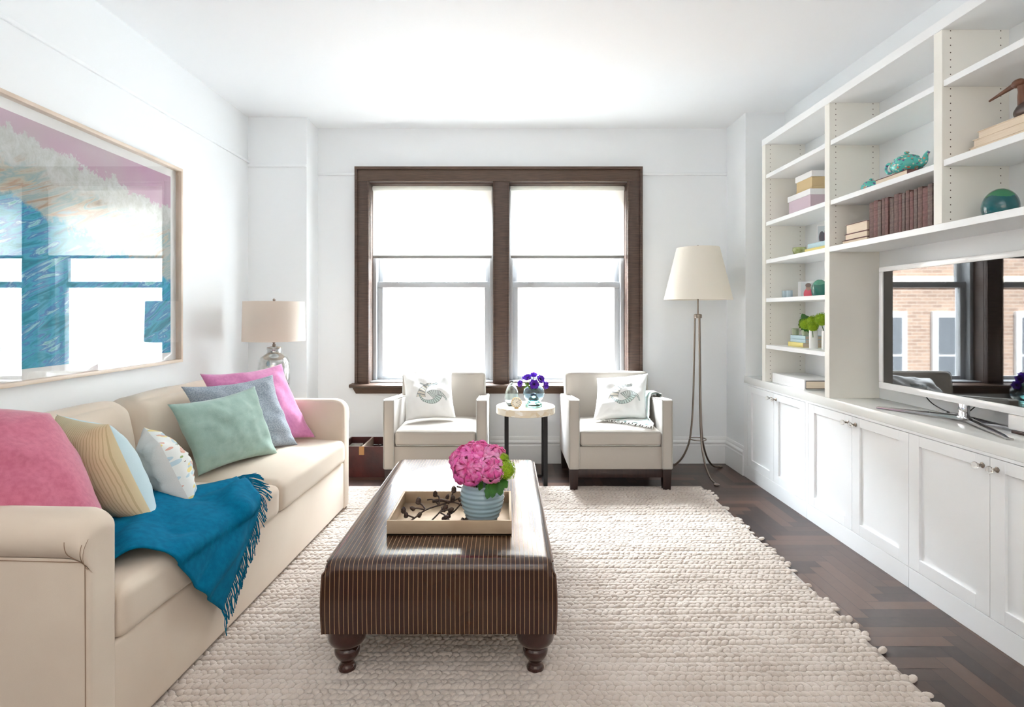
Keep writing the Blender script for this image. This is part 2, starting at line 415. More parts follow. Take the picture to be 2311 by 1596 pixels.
def baseboard(name, pts, nrm):
    """moulded skirting: straight runs given as (x0,y0)-(x1,y1) with the inward normal"""
    prof = [(0, 0), (0.022, 0), (0.022, 0.150), (0.018, 0.158), (0.018, 0.166), (0.024, 0.172), (0.024, 0.182), (0.014, 0.196), (0.014, 0.206), (0.008, 0.222), (0, 0.222)]
    bm = BM()
    for (a, b_) in pts:
        A, B = Vector((*a, 0)), Vector((*b_, 0)); nn = Vector((*nrm, 0))
        r0 = [bm.verts.new(A+nn*d+Vector((0, 0, z))) for d, z in prof]; r1 = [bm.verts.new(B+nn*d+Vector((0, 0, z))) for d, z in prof]
        k = len(prof)
        for i in range(k): bm.faces.new((r0[i], r0[(i+1) % k], r1[(i+1) % k], r1[i]))
        bm.faces.new(r0); bm.faces.new(r1[::-1])
    struct(name, bm, M['trimw'], 25)
baseboard('baseboard_back', [((-1.569, YB), (1.85, YB))], (0, -1))
baseboard('baseboard_chase', [((1.85, 4.272), (1.85, YB-0.024))], (-1, 0))
baseboard('baseboard_left', [((XL, Y0), (XL, 4.36))], (1, 0))
baseboard('baseboard_nook', [((XL+0.024, 4.368), (-1.569, 4.368))], (0, -1))
# thin picture rail
bm = BM(); box(bm, -1.569, 1.85, YB-0.016, YB, 2.405, 2.43, 0.004); struct('trim_1', bm, M['wall'])
bm = BM(); box(bm, XL, -1.569, 4.352, 4.368, 2.405, 2.43, 0.004); struct('trim_2', bm, M['wall'])

bm = BM(); box(bm, XL, XL+0.014, Y0, 4.368, 2.435, 2.455, 0.004); struct('trim_3', bm, M['wall'])
# ---- windows
def casing():
    x0, x1, zt, zb = -1.253, 1.138, 2.47, 0.66; y0, y1 = 4.605, YB
    # outer casing with a stepped profile: two side boards, one head board, a centre mullion
    r = thing('trim_4', None, None, ((x0+x1)/2, YB-0.015, zb)); r['kind'] = 'structure'
    for (a, b) in ((x0, O[0][0]+0.004), (O[1][1]-0.004, x1)):
        bm = BM(); box(bm, a, b, y0, y1, zb, zt-0.118, 0.003)
        outer = a if a == x0 else b-0.022
        box(bm, outer, outer+0.022, y0-0.014, y0+0.004, zb, zt-0.02, 0.003)
        inner = b-0.014 if a == x0 else a
        box(bm, inner, inner+0.014, y0-0.007, y0+0.004, zb, zt-0.118, 0.003)
        obj('side_casing', bm, M['wood_win'], r, True)
    bm = BM(); box(bm, x0, x1, y0, y1, zt-0.118, zt, 0.003); box(bm, x0-0.001, x1+0.001, y0-0.014, y0+0.004, zt-0.022, zt+0.002, 0.003)
    box(bm, O[0][0]-0.01, O[1][1]+0.01, y0-0.007, y0+0.004, zt-0.118, zt-0.104, 0.003)
    obj('head_casing', bm, M['wood_winh'], r, True)
    bm = BM(); box(bm, -0.104, 0.030, y0, YB+0.02, zb, zt-0.118, 0.003)
    box(bm, -0.104, -0.092, y0-0.006, y0+0.01, zb, zt-0.118, 0.002); box(bm, 0.018, 0.030, y0-0.006, y0+0.01, zb, zt-0.118, 0.002)
    obj('mullion', bm, M['wood_win'], r, True)
    # wooden jamb and head linings inside the openings
    for k, (a, b) in enumerate(O):
        bm = BM(); box(bm, a, a+0.006, YB, YB+0.10, ZS, ZT); box(bm, b-0.006, b, YB, YB+0.10, ZS, ZT); box(bm, a, b, YB, YB+0.10, ZT-0.012, ZT)
        obj('jamb_lining', bm, M['wood_win'], r, True)
    # stool and apron
    bm = BM()
    prof = [(4.53, 0.650), (4.53, 0.662), (4.545, 0.668), (4.80, 0.668), (4.80, 0.640), (4.548, 0.640)]
    for xa, xb in ((-1.283, 1.168),):
        v0 = [bm.verts.new((xa, y, z)) for y, z in prof]; v1 = [bm.verts.new((xb, y, z)) for y, z in prof]
        for i in range(6): bm.faces.new((v0[i], v0[(i+1) % 6], v1[(i+1) % 6], v1[i]))
        bm.faces.new(v0); bm.faces.new(v1[::-1])
    obj('window_stool', bm, M['wood_winh'], r, True)
    bm = BM()
    va = [(-1.262, 4.560, 0.640), (1.147, 4.560, 0.640), (1.125, 4.585, 0.588), (-1.240, 4.585, 0.588)]
    f = [bm.verts.new(v) for v in va]; bk = [bm.verts.new((v[0], YB, v[2])) for v in va]
    bm.faces.new(f[::-1]); bm.faces.new(bk)
    for i in range(4): bm.faces.new((f[i], f[(i+1) % 4], bk[(i+1) % 4], bk[i]))
    obj('window_apron', bm, M['wood_winh'], r, True)
casing()
for k, (a, b) in enumerate(O):
    r = thing('window_%d' % (k+1), None, None, ((a+b)/2, YB+0.2, ZS)); r['kind'] = 'structure'
    a += 0.006; b -= 0.006
    ya = YB+0.10
    bm = BM(); box(bm, a, a+0.03, ya, ya+0.15, ZS, ZT-.012, 0.002); box(bm, b-0.03, b, ya, ya+0.15, ZS, ZT-.012, 0.002)
    box(bm, a, b, ya, ya+0.15, ZT-0.04, ZT-.012, 0.002); box(bm, a, b, ya-0.09, ya+0.15, ZS-0.02, ZS+0.022, 0.004)
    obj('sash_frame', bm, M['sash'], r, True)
    ly = ya+0.045
    bm = BM(); z0, z1 = ZS+0.022, 1.525
    box(bm, a+0.03, a+0.075, ly, ly+0.035, z0, z1, 0.004); box(bm, b-0.075, b-0.03, ly, ly+0.035, z0, z1, 0.004)
    box(bm, a+0.03, b-0.03, ly-0.004, ly+0.037, z1-0.05, z1, 0.004); box(bm, a+0.074, b-0.074, ly+0.001, ly+0.034, z0, z0+0.03, 0.002)
    box(bm, a+0.16, a+0.21, ly-0.014, ly, z1-0.012, z1, 0.003); box(bm, b-0.21, b-0.16, ly-0.014, ly, z1-0.012, z1, 0.003)
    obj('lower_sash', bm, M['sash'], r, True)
    bm = BM(); z0u, z1u = z1-0.04, ZT-.04
    box(bm, a+0.03, a+0.07, ly+0.045, ly+0.08, z0u, z1u, 0.004); box(bm, b-0.07, b-0.03, ly+0.045, ly+0.08, z0u, z1u, 0.004)
    box(bm, a+0.069, b-0.069, ly+0.046, ly+0.079, z0u, z0u+0.04, 0.002); box(bm, a+0.069, b-0.069, ly+0.046, ly+0.079, z1u-0.05, z1u, 0.002)
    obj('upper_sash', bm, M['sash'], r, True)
    bm = BM(); box(bm, a+0.07, b-0.07, ly+0.015, ly+0.019, z0, z1-0.04); obj('pane', bm, M['pane'], r, True)
    bm = BM(); box(bm, a+0.07, b-0.07, ly+0.06, ly+0.064, z0u, z1u); obj('pane', bm, M['pane'], r, True)
    # roller shade
    t = thing('roller_shade', ['white roller shade half lowered in the left window', 'white roller shade half lowered in the right window'][k], 'window shade', ((a+b)/2, YB+0.06, ZT-0.04), 0, 'roller shades in the windows')
    bm = BM(); zb = 1.74
    box(bm, a+0.012, b-0.012, YB+0.052, YB+0.0532, zb, ZT-0.02); obj('shade_cloth', bm, M['roller'], t, True)
    bm = BM(); tube(bm, [(a+0.008, YB+0.064, ZT-0.04), (b-0.008, YB+0.064, ZT-0.04)], 0.020, 16); obj('roller', bm, M['roller'], t, True)
    bm = BM(); box(bm, a+0.012, b-0.012, YB+0.045, YB+0.058, zb-0.022, zb+0.002, 0.002); obj('hem_bar', bm, mat('shade_hem', srgb(150, 150, 148), 0.6), t, True)

# ---- the building across the street: brick face with windows (seen through the panes and mirrored in the television)
m = bpy.data.materials.new('cream_brick'); m.use_nodes = True; M['brick'] = m
N, L, p = nodes(m); tc = N.new('ShaderNodeTexCoord'); mp = N.new('ShaderNodeMapping'); L.new(tc.outputs['Object'], mp.inputs[0])
mp.inputs['Rotation'].default_value = (PI/2, 0, 0)
bk = N.new('ShaderNodeTexBrick'); L.new(mp.outputs[0], bk.inputs[0]); bk.inputs['Scale'].default_value = 1.0
bk.inputs['Brick Width'].default_value = 0.22; bk.inputs['Row Height'].default_value = 0.075; bk.inputs['Mortar Size'].default_value = 0.008
bk.inputs['Color1'].default_value = srgb(186, 158, 138); bk.inputs['Color2'].default_value = srgb(160, 134, 118); bk.inputs['Mortar'].default_value = srgb(196, 180, 166)
L.new(bk.outputs[0], p.inputs['Base Color']); p.inputs['Roughness'].default_value = 0.9
M['stone'] = mat('pale_stone', srgb(228, 216, 198), 0.9)
M['oglass'] = mat('dark_window_glass', srgb(120, 124, 128), 0.1)
r = thing('brick_building', 'sunlit cream brick apartment building across the street behind the windows', 'building', (-4, 12.5, -8))
bm = BM(); box(bm, -26, 2.6, 12.0, 13, -8, 7.0); obj('wall', bm, M['brick'], r, True)
wx = [-4.0-1.8*i for i in range(9)] + [-2.2, -0.4, 1.3]
for x in wx:
    for z in (-3.7, -0.45, 2.9):
        bm = BM(); box(bm, x-0.62, x+0.62, 11.93, 12.02, z-0.12, z+1.75, 0.01); f = obj('window', bm, M['trimw'], r, True)
        bm = BM(); box(bm, x-0.50, x+0.50, 11.91, 11.95, z, z+0.78); box(bm, x-0.50, x+0.50, 11.91, 11.95, z+0.84, z+1.62); obj('pane', bm, M['oglass'], f, True)
for z in (-1.4, 1.9, 6.2):
    bm = BM(); box(bm, -26, 2.6, 11.9, 12.0, z, z+0.16, 0.01); obj('stone_band', bm, M['stone'], r, True)

M['whitew'] = mat('white_painted_brick', srgb(246, 246, 244), 0.9, bump=0.4, bscale=12)
bm = BM(); box(bm, 2.6, 24, 10.6, 13, -8, 7.0); single('neighbour_building', bm, M['whitew'], 'plain white painted building to the right beyond the brick building', 'building')
bm = BM(); box(bm, -30, 30, 5.2, 30, -8.3, -8.0); o = struct('ground', bm, mat('street', srgb(150, 150, 150), 0.9))
# the outer face of our own building keeps the sun off the rooms' walls
bm = BM(); box(bm, -2.6, 2.6, 1.0, 4.9, -8.3, -0.12); struct('wall_lower_floor', bm, M['wall'])

# ------------------------------------------------------------------ built-in bookcase and base cabinets (right wall)
XF = 1.836; XB = 2.12; YS, YE = 1.50, 3.964          # front face, back panel, near end, far end
ZC = 0.77
# base cabinets
cabs = [(3.377, 4.27, 'white base cabinet with two shaker doors at the window end', [(3.3950, 3.793), (3.793, 4.200)]),
        (2.523, 3.377, 'white base cabinet with two shaker doors below the far half of the television', [(2.523, 2.937), (2.937, 3.360)]),
        (1.680, 2.523, 'white base cabinet nearest the camera with two shaker doors', [(1.697, 2.100), (2.100, 2.523)])]
def shaker(bm, y0, y1, z0, z1, x):
    g = 0.0012; t = 0.020; s = 0.062
    y0 += g; y1 -= g; z0 += g; z1 -= g
    for q in ((y0, y0+s, z0, z1), (y1-s, y1, z0, z1), (y0+s, y1-s, z1-s*0.75, z1), (y0+s, y1-s, z0, z0+s*0.9)):
        box(bm, x, x+t, *q, 0.0008, 1)
    box(bm, x+0.011, x+t-0.002, y0+s-0.002, y1-s+0.002, z0+0.01, z1-0.01)
for i, (y0, y1, lab, doors) in enumerate(cabs):
    t = thing('base_cabinet', lab, 'cabinet', (XF+0.15, (y0+y1)/2, 0), 0, 'base cabinets along the right wall')
    bm = BM(); box(bm, XF+0.022, XR-0.005, y0+0.0005, y1-0.0005, 0, ZC-0.05)
    box(bm, XF, XF+0.022, y0+0.0005, y1-0.0005, 0, 0.095, 0.001, 1); box(bm, XF, XF+0.022, y0+0.0005, y1-0.0005, ZC-0.062, ZC-0.05)
    if y0 > 3: box(bm, XF, XF+0.022, 4.202, y1-.0005, 0.095, ZC-0.062); box(bm, XF, XF+0.022, y0+.0005, 3.393, 0.095, ZC-0.062)
    elif y0 > 2.4: box(bm, XF, XF+0.022, 3.362, y1-.0005, 0.095, ZC-0.062)
    else: box(bm, XF, XF+0.022, y0+.0005, 1.695, 0.095, ZC-0.062)
    obj('carcass', bm, M['cab'], t, True)
    for k, (a, b) in enumerate(doors):
        bm = BM(); shaker(bm, a, b, 0.097, ZC-0.064, XF); d = obj('door', bm, M['cab'], t, True, 30)
        yk = b-0.032 if k == 0 else a+0.032
        bm = BM(); mt = Matrix.Translation((XF, yk, 0.667)) @ Matrix.Rotation(-PI/2, 4, 'Y')
        lathe(bm, [(0.010, 0), (0.011, 0.002), (0.005, 0.006), (0.0045, 0.014), (0.008, 0.018), (0.008, 0.020)], seg=16)
        bmesh.ops.transform(bm, matrix=mt, verts=bm.verts); kb = obj('knob_stem', bm, M['nickel'], d, True)
        bm = BM(); ball(bm, (XF-0.030, yk, 0.667), 0.0135, 0.85, 1, 1, 14, 10); obj('knob', bm, M['knobg'], d, True, 180)
# near return of the run, out of frame, closes the end
bm = BM(); box(bm, XF, XR-0.005, YS, 4.2695, ZC-0.05, ZC, 0.003)
single('countertop', bm, M['counter'], 'long white countertop running over the base cabinets below the bookcase', 'countertop')
# upper bookcase
t = thing('bookcase', 'white built-in bookcase with open shelves around the television', 'bookcase', (2.0, 2.73, ZC))
def part(name, m_, *b, bev=0.0012):
    bm = BM(); box(bm, *b, bev, 1); return obj(name, bm, M[m_], t, True)
ZTOP = 2.491
part('side_panel', 'side', XF, XB+0.01, 3.916, YE, ZC, ZTOP)
part('side_panel', 'side', XF, XB+0.01, YS, 1.545, ZC, ZTOP)
part('divider', 'side', XF, XB, 3.140, 3.187, ZC, 2.446)
part('divider', 'side', XF, XB, 2.330, 2.376, 1.63, 2.446)
part('top_panel', 'cab', XF-0.002, XB+0.01, YS, YE, 2.446, ZTOP)
part('back_panel', 'cab', XB, XB+0.025, YS, YE, ZC, ZTOP)
def shelf(y0, y1, z, xf=XF+0.006): part('shelf', 'cab', xf, XB, y0, y1, z-0.027, z)
for z in (2.232, 1.897, 1.630, 1.358, 1.030): shelf(3.187, 3.916, z)
part('long_shelf', 'cab', XF, XB, 1.545, 3.140, 1.600, 1.630)
for z in (2.232, 1.893): shelf(2.376, 3.140, z)
for z in (2.232, 1.897): shelf(1.545, 2.330, z)

# ---- television
t = thing('television', 'white framed flat television on a chrome four-legged stand on the counter', 'television', (2.03, 2.44, ZC))
X0 = 2.010; ya, yb, za, zb = 1.894, 2.984, 0.850, 1.499
bm = BM()
for q in ((ya, yb, zb-0.026, zb), (ya, yb, za, za+0.034), (ya, ya+0.030, za+0.034, zb-0.026), (yb-0.030, yb, za+0.034, zb-0.026)): box(bm, X0, X0+0.030, *q, 0.003)
obj('bezel', bm, M['whitep'], t, True)
bm = BM(); box(bm, X0+0.030, X0+0.048, ya+0.02, yb-0.02, za+0.02, zb-0.02, 0.006); obj('housing', bm, M['black'], t, True)
m = mat('screen_glass', srgb(12, 12, 13), 0.02, spec=0.9, ior=1.6); M['screen'] = m
bm = BM(); box(bm, X0+0.006, X0+0.012, ya+0.028, yb-0.028, za+0.032, zb-0.024); obj('screen', bm, m, t, True)
bm = BM(); box(bm, X0+0.008, X0+0.026, 2.425, 2.475, ZC+0.02, za+0.005, 0.004); box(bm, X0+0.002, X0+0.05, 2.41, 2.50, ZC+0.014, ZC+0.026, 0.004); obj('neck', bm, M['chrome'], t, True)
for ex, ey, sx in ((1.888, 2.81, -1), (1.912, 2.10, -1), (2.10, 2.72, 1), (2.10, 2.20, 1)):
    bm = BM(); a = Vector((2.035, 2.455, ZC+0.018)); b = Vector((ex, ey, ZC+0.005)); d = b-a; ln = d.length
    ang = math.atan2(d.y, d.x)
    v = []
    for s_, wd, zt_, zb_ in ((0, 0.016, 0.012, -0.008), (0.9, 0.012, 0.006+0.0117*0, -0.003), (1.0, 0.012, 0.004, -0.0045)):
        c = a+d*s_; nrm = Vector((-math.sin(ang), math.cos(ang), 0))
        v.append([bm.verts.new(c+nrm*wd*q+Vector((0, 0, zz_))) for q, zz_ in ((1, zb_), (1, zt_*0.6), (0, zt_), (-1, zt_*0.6), (-1, zb_))])
    for r0, r1 in zip(v, v[1:]):
        for k in range(5): bm.faces.new((r0[k], r0[(k+1) % 5], r1[(k+1) % 5], r1[k]))
    bm.faces.new(v[0]); bm.faces.new(v[-1][::-1]); obj('leg', bm, M['chrome'], t, True, 20)
bm = BM(); tube(bm, spline([(2.05, 2.73, 0.87), (2.065, 2.68, 0.815), (2.07, 2.58, 0.79), (2.075, 2.5, 0.80), (2.06, 2.42, 0.85)]), 0.0025, 8); obj('power_cable', bm, M['black'], t, True)
bm = BM(); box(bm, 2.04, 2.085, 2.13, 2.25, ZC+0.012, ZC+0.075, 0.004)
t2 = thing('set_top_box', 'small white box on a dark foot below the near end of the television', 'electronic box', (2.06, 2.19, ZC))
obj('case', bm, M['whitep'], t2, True); bm = BM(); box(bm, 2.035, 2.09, 2.15, 2.23, ZC, ZC+0.012, 0.002); obj('foot', bm, M['birdwood'], t2, True)

# ---- books
def book(name, x0, x1, y0, y1, z0, z1, cover, label, group=None, spine='x0', cat='book', curve=False):
    """a bound book: cover boards, a spine and a page block. spine: which side is bound"""
    cx, cy = (x0+x1)/2, (y0+y1)/2
    t = thing(name, label, cat, (cx, cy, z0), 0, group)
    dims = (x1-x0, y1-y0, z1-z0); ax = dims.index(min(dims)); th = 0.0025
    lo = [x0, y0, z0]; hi = [x1, y1, z1]
    bm = BM()
    for side in (0, 1):
        a, b = lo[:], hi[:]
        if side == 0: b[ax] = a[ax]+th
        else: a[ax] = b[ax]-th
        box(bm, a[0], b[0], a[1], b[1], a[2], b[2], 0.0006, 1)
    a, b = lo[:], hi[:]; sa = 0 if spine[0] == 'x' else 1
    if spine[1] == '0': b[sa] = a[sa]+0.004
    else: a[sa] = b[sa]-0.004
    box(bm, a[0], b[0], a[1], b[1], a[2], b[2], 0.0012, 2)
    obj('cover', bm, cover, t, True, 30)
    a = [v+0.004 for v in lo]; b = [v-0.004 for v in hi]; a[ax] = lo[ax]+th; b[ax] = hi[ax]-th
    bm = BM(); box(bm, a[0], b[0], a[1], b[1], a[2], b[2]); obj('page_block', bm, M['pages'], t, True, 30)
    return t
# a row of old cloth-bound volumes, upright on the long shelf (edges measured along the shelf)
ed = [1959.4, 1970.8, 1981.4, 1989.5, 1997.7, 2005.5, 2015.6, 2027.8, 2036, 2043.3, 2052.3, 2061.2, 2069.4, 2081.6, 2094.6, 2106]
ys = [1.876*1250/(e-1141) for e in ed]
for i in range(15):
    y1, y0 = ys[i], ys[i+1]
    gap = 0.004 if i in (0, 6, 7, 12) else 0.0008
    h = 0.190+0.006*math.sin(i*2.3)
    mm = M[('leatherb', 'leatherb2', 'leatherb3')[(i*7) % 3]]
    where = ['brown old book at the far end of the upright row beside the flat books', None, None, None, None, None, None, None, None, None, None, None, None, None, 'brown old book at the near end of the upright row against the divider'][i]
    t = book('antique_book', 1.876+random.uniform(-.003, .004), 2.02, y0, y1-gap, 1.630, 1.630+h, mm, where or 'worn brown cloth-bound book within the upright row above the television', 'worn brown books upright above the television')
for k, (z0, z1, ye, lab) in enumerate(((1.630, 1.652, 3.085, 'lowest and widest cream-paged book in the flat stack by the brown row'), (1.652, 1.684, 3.060, 'middle cream-paged book in the flat stack by the brown row'), (1.684, 1.736, 3.050, 'thick topmost cream-paged book in the flat stack by the brown row'))):
    book('flat_book', 1.872, 2.06, ys[0]+0.006, ye, z0, z1, M['leatherb2'], lab, 'flat books beside the brown row', 'x1')
book('flat_book', 1.915, 2.08, 2.640, 2.875, 1.893, 1.9395, M['leatherb2'], 'cream-paged book with a reddish spine lying under the large teapot', None, 'y0')
for k, (y1_, z0) in enumerate(((2.272, 1.897), (2.262, 1.928), (2.247, 1.958))):
    book('flat_book', 1.90+k*.006, 2.09, 1.97, y1_, z0, z0+0.0295, M['pages'], ['bottom', 'middle', 'top'][k]+' cream-edged book of the flat stack under the carved bird', 'flat books under the bird', 'x1')
# bay one books
book('cloth_book', 1.925, 2.08, 3.235, 3.565, 1.630, 1.662, M['yellow'], 'yellow book lying under a pale blue book beside the green bowl', None, 'x0')
book('cloth_book', 1.930, 2.08, 3.235, 3.54, 1.662, 1.692, M['blueb'], 'pale blue book lying on the yellow book beside the green bowl', None, 'x0')
book('cloth_book', 1.925, 2.07, 3.588, 3.775, 1.030, 1.060, M['yellow'], 'yellow book at the bottom of the small stack beside the white vase', None, 'x0')
book('cloth_book', 1.932, 2.07, 3.570, 3.760, 1.060, 1.082, M['blueb'], 'lower pale blue book of the small stack beside the white vase', 'pale blue books beside the white vase', 'x0')
book('cloth_book', 1.930, 2.07, 3.568, 3.755, 1.082, 1.106, M['blueb'], 'upper pale blue book of the small stack, holding the glass votives', 'pale blue books beside the white vase', 'x0')
# large white album on the counter: slab with dark piping round the near edge
t = thing('album_box', 'large white album lying on the counter at the bottom of the left bay', 'album', (1.985, 3.68, ZC))
bm = BM(); box(bm, 1.870, 2.10, 3.468, 3.885, ZC, ZC+0.066, 0.004); obj('cover', bm, M['whitep'], t, True)
bm = BM(); tube(bm, [(1.878, 3.465, ZC+0.009), (1.878, 3.465, ZC+0.057), (2.095, 3.465, ZC+0.057), (2.095, 3.465, ZC+0.009)], 0.0024, 6, closed=True); obj('piping', bm, M['black'], t, True)
bm = BM(); box(bm, 1.880, 2.093, 3.4645, 3.4675, ZC+0.011, ZC+0.055); obj('page_block', bm, M['pages'], t, True)
# storage boxes with lids
M['mauve'] = mat('mauve_card', srgb(206, 186, 196), 0.7); M['tanbox'] = mat('tan_card', srgb(206, 182, 140), 0.7); M['lid'] = mat('white_card_lid', srgb(240, 240, 240), 0.6); M['beigelid'] = M['lid']
for lab, b_, zz0, zb1, zt1, mb in (('mauve storage box with a white lid, lower of the two stacked', (1.935, 2.10, 3.520, 3.800), 1.897, 2.010, 2.047, 'mauve'), ('tan storage box with a white lid, upper of the two stacked', (1.945, 2.10, 3.520, 3.720), 2.047, 2.124, 2.162, 'tanbox')):
    x0, x1, y0, y1 = b_
    t = thing('storage_box', lab, 'box', ((x0+x1)/2, (y0+y1)/2, zz0), 0, 'lidded boxes in the left bay')
    bm = BM(); box(bm, x0+0.006, x1-.006, y0+0.006, y1-.006, zz0, zb1+0.02, 0.001, 1); box(bm, x0+0.004, x1-.004, y0+0.004, y1-.004, zz0, zz0+0.012, 0.001, 1); obj('body', bm, M[mb], t, True)
    bm = BM(); box(bm, x0, x1, y0, y1, zb1, zt1, 0.0015, 1); obj('lid', bm, M['lid'], t, True)

# photographs (generic little snapshots)
def photo_mat(name, seed):
    m = bpy.data.materials.new(name); m.use_nodes = True; N, L, p = nodes(m)
    tc = N.new('ShaderNodeTexCoord'); sp = N.new('ShaderNodeSeparateXYZ'); L.new(tc.outputs['UV'], sp.inputs[0])
    u, v = sp.outputs[0], sp.outputs[1]
    def ell(cx, cy, rx, ry):
        a = nmath(N, L, 'DIVIDE', nmath(N, L, 'SUBTRACT', u, cx), rx); b = nmath(N, L, 'DIVIDE', nmath(N, L, 'SUBTRACT', v, cy), ry)
        return nmath(N, L, 'LESS_THAN', nmath(N, L, 'ADD', nmath(N, L, 'MULTIPLY', a, a), nmath(N, L, 'MULTIPLY', b, b)), 1.0)
    c = (srgb(206, 212, 216))
    if seed == 0:
        c = nmix(N, L, ell(0.5, 0.15, 0.32, 0.42), c, srgb(226, 76, 104)); c = nmix(N, L, ell(0.5, 0.62, 0.17, 0.2), c, srgb(176, 140, 124)); c = nmix(N, L, ell(0.5, 0.80, 0.2, 0.16), c, srgb(112, 92, 84))
    else:
        c = nmix(N, L, ell(0.3, 0.25, 0.22, 0.4), c, srgb(96, 92, 104)); c = nmix(N, L, ell(0.62, 0.35, 0.16, 0.5), c, srgb(120, 96, 108)); c = nmix(N, L, ell(0.85, 0.3, 0.18, 0.3), c, srgb(222, 140, 156)); c = nmix(N, L, ell(0.6, 0.82, 0.1, 0.1), c, srgb(182, 150, 136))
    L.new(c, p.inputs['Base Color']); p.inputs['Roughness'].default_value = 0.15
    return m
def quad_uv(name, w, h, t, m, parent=None, M4=None):
    bm = BM(); uvl = bm.loops.layers.uv.new('UV')
    box(bm, -w/2, w/2, -t, 0, 0, h)
    for f in bm.faces:
        for lp in f.loops: lp[uvl].uv = (lp.vert.co.x/w+0.5, lp.vert.co.z/h)
    if M4 is not None: bmesh.ops.transform(bm, matrix=M4, verts=bm.verts)
    return obj(name, bm, m, parent)
t = thing('framed_snapshot', 'clear framed snapshot of a person in pink beside the green jar', 'photo frame', (2.0, 3.66, 1.358), math.radians(-28))
bm = BM(); box(bm, -0.060, 0.060, -0.006, 0.006, 0, 0.104, 0.002); box(bm, -0.03, 0.03, 0.0, 0.05, 0, 0.006, 0.001); obj('frame', bm, M['whitep'], t)
o = quad_uv('picture', 0.085, 0.090, 0.002, photo_mat('snapshot_pink', 0), t, Matrix.Translation((0, -0.0065, 0.007)))
t = thing('photo_strip', 'small white-edged snapshot of standing figures on the pale blue book', 'photo', (1.99, 3.455, 1.692), math.radians(-28))
bm = BM(); box(bm, -0.045, 0.045, -0.004, 0.004, 0, 0.116, 0.0015); box(bm, -0.03, 0.03, 0, 0.04, 0, 0.005, 0.001); obj('frame', bm, M['whitep'], t)
quad_uv('picture', 0.074, 0.094, 0.002, photo_mat('snapshot_group', 1), t, Matrix.Translation((0, -0.0045, 0.011)))
# bowl, votives, cups
bm = BM(); lathe(bm, [(0, 1.631), (0.018, 1.630), (0.022, 1.633), (0.036, 1.650), (0.043, 1.672), (0.042, 1.690), (0.039, 1.690), (0.040, 1.672), (0.033, 1.653), (0.018, 1.640), (0, 1.639)], 1.958, 3.690, 32, cap=False)
M['bowl'] = mat('green_glaze', srgb(126, 138, 70), 0.2, col2=srgb(176, 184, 130), vscale=30, coat=0.5)
single('green_bowl', bm, M['bowl'], 'small olive green bowl on the shelf beside the yellow book', 'bowl', smooth=180)
M['cupw'] = mat('pale_blue_striped_cup', srgb(210, 224, 228), 0.3, col2=srgb(150, 180, 196), vscale=30, stretch=(3, 3, 0.1))
for k, y in enumerate((3.872, 3.822)):
    bm = BM(); z = 1.358
    lathe(bm, [(0, z+.0005), (0.017, z), (0.019, z+0.003), (0.020, z+0.052), (0.0175, z+0.052), (0.016, z+0.010), (0, z+0.009)], 1.955+0.004*k, y, 24, cap=False)
    single('small_cup', bm, M['cupw'], ['pale blue striped cup nearer the window end of its shelf', 'pale blue striped cup nearer the snapshot of the person in pink'][k], 'cup', 'pair of small cups', 180)
for k, (x, y) in enumerate(((1.950, 3.725), (1.985, 3.66), (1.952, 3.603))):
    bm = BM(); z = 1.106
    lathe(bm, [(0, z+.0005), (0.016, z), (0.022, z+0.004), (0.020, z+0.010), (0.024, z+0.020), (0.022, z+0.036), (0.024, z+0.046), (0.021, z+0.046), (0.019, z+0.036), (0.020, z+0.020), (0.017, z+0.010), (0, z+0.008)], x, y, 24, cap=False)
    single('glass_votive', bm, M['votive'], ['pale green glass votive farthest along the blue books', 'pale green glass votive in the middle of the three on the blue books', 'pale green glass votive closest to the white vase'][k], 'votive', 'glass votives on the blue books', 180)
def two_glaze(name, a, b, zsplit):
    m = mat(name, a, 0.12, coat=0.6); N, L, p = nodes(m)
    tc = N.new('ShaderNodeTexCoord'); sp = N.new('ShaderNodeSeparateXYZ'); L.new(tc.outputs['Object'], sp.inputs[0])
    ns = N.new('ShaderNodeTexNoise'); ns.inputs['Scale'].default_value = 25; L.new(tc.outputs['Object'], ns.inputs[0])
    z = nmath(N, L, 'ADD', sp.outputs[2], nmath(N, L, 'MULTIPLY', nmath(N, L, 'SUBTRACT', ns.outputs[0], 0.5), 0.03))
    wv = N.new('ShaderNodeTexWave'); wv.bands_direction = 'Z'; wv.inputs['Scale'].default_value = 60; wv.inputs['Distortion'].default_value = 1.5; L.new(tc.outputs['Object'], wv.inputs[0])
    low = nmix(N, L, nmath(N, L, 'MULTIPLY', wv.outputs[0], 0.35), a, (a[0]*0.4, a[1]*0.5, a[2]*0.5, 1))
    L.new(nmix(N, L, nmath(N, L, 'GREATER_THAN', z, zsplit), low, b), p.inputs['Base Color'])
    return m
def round_vase(cx, cy, z, R, H, name_m, label):
    bm = BM(); prof = [(0, z+.0005), (R*0.80, z), (R*0.84, z+0.003)]
    for k in range(1, 18):
        a = -0.55+1.85*k/18; prof.append((R*math.cos(a), z+0.003+(H-0.003)*(math.sin(a)+0.52)/1.49))
    prof += [(R*0.30, z+H*0.99), (R*0.27, z+H*1.0), (R*0.22, z+H*0.985), (R*0.22, z+H*0.8)]
    lathe(bm, prof, cx, cy, 44, cap=False)
    return single('round_vase', bm, name_m, label, 'vase', smooth=180)
M['glaze1'] = two_glaze('dark_teal_over_green_glaze', srgb(8, 92, 98), srgb(50, 128, 88), 0.082)
M['glaze2'] = two_glaze('green_glaze_jar', srgb(24, 118, 104), srgb(84, 156, 132), 0.075)
round_vase(1.965, 2.20, 1.630, 0.060, 0.114, M['glaze1'], 'round teal green vase on the long shelf below the carved bird')
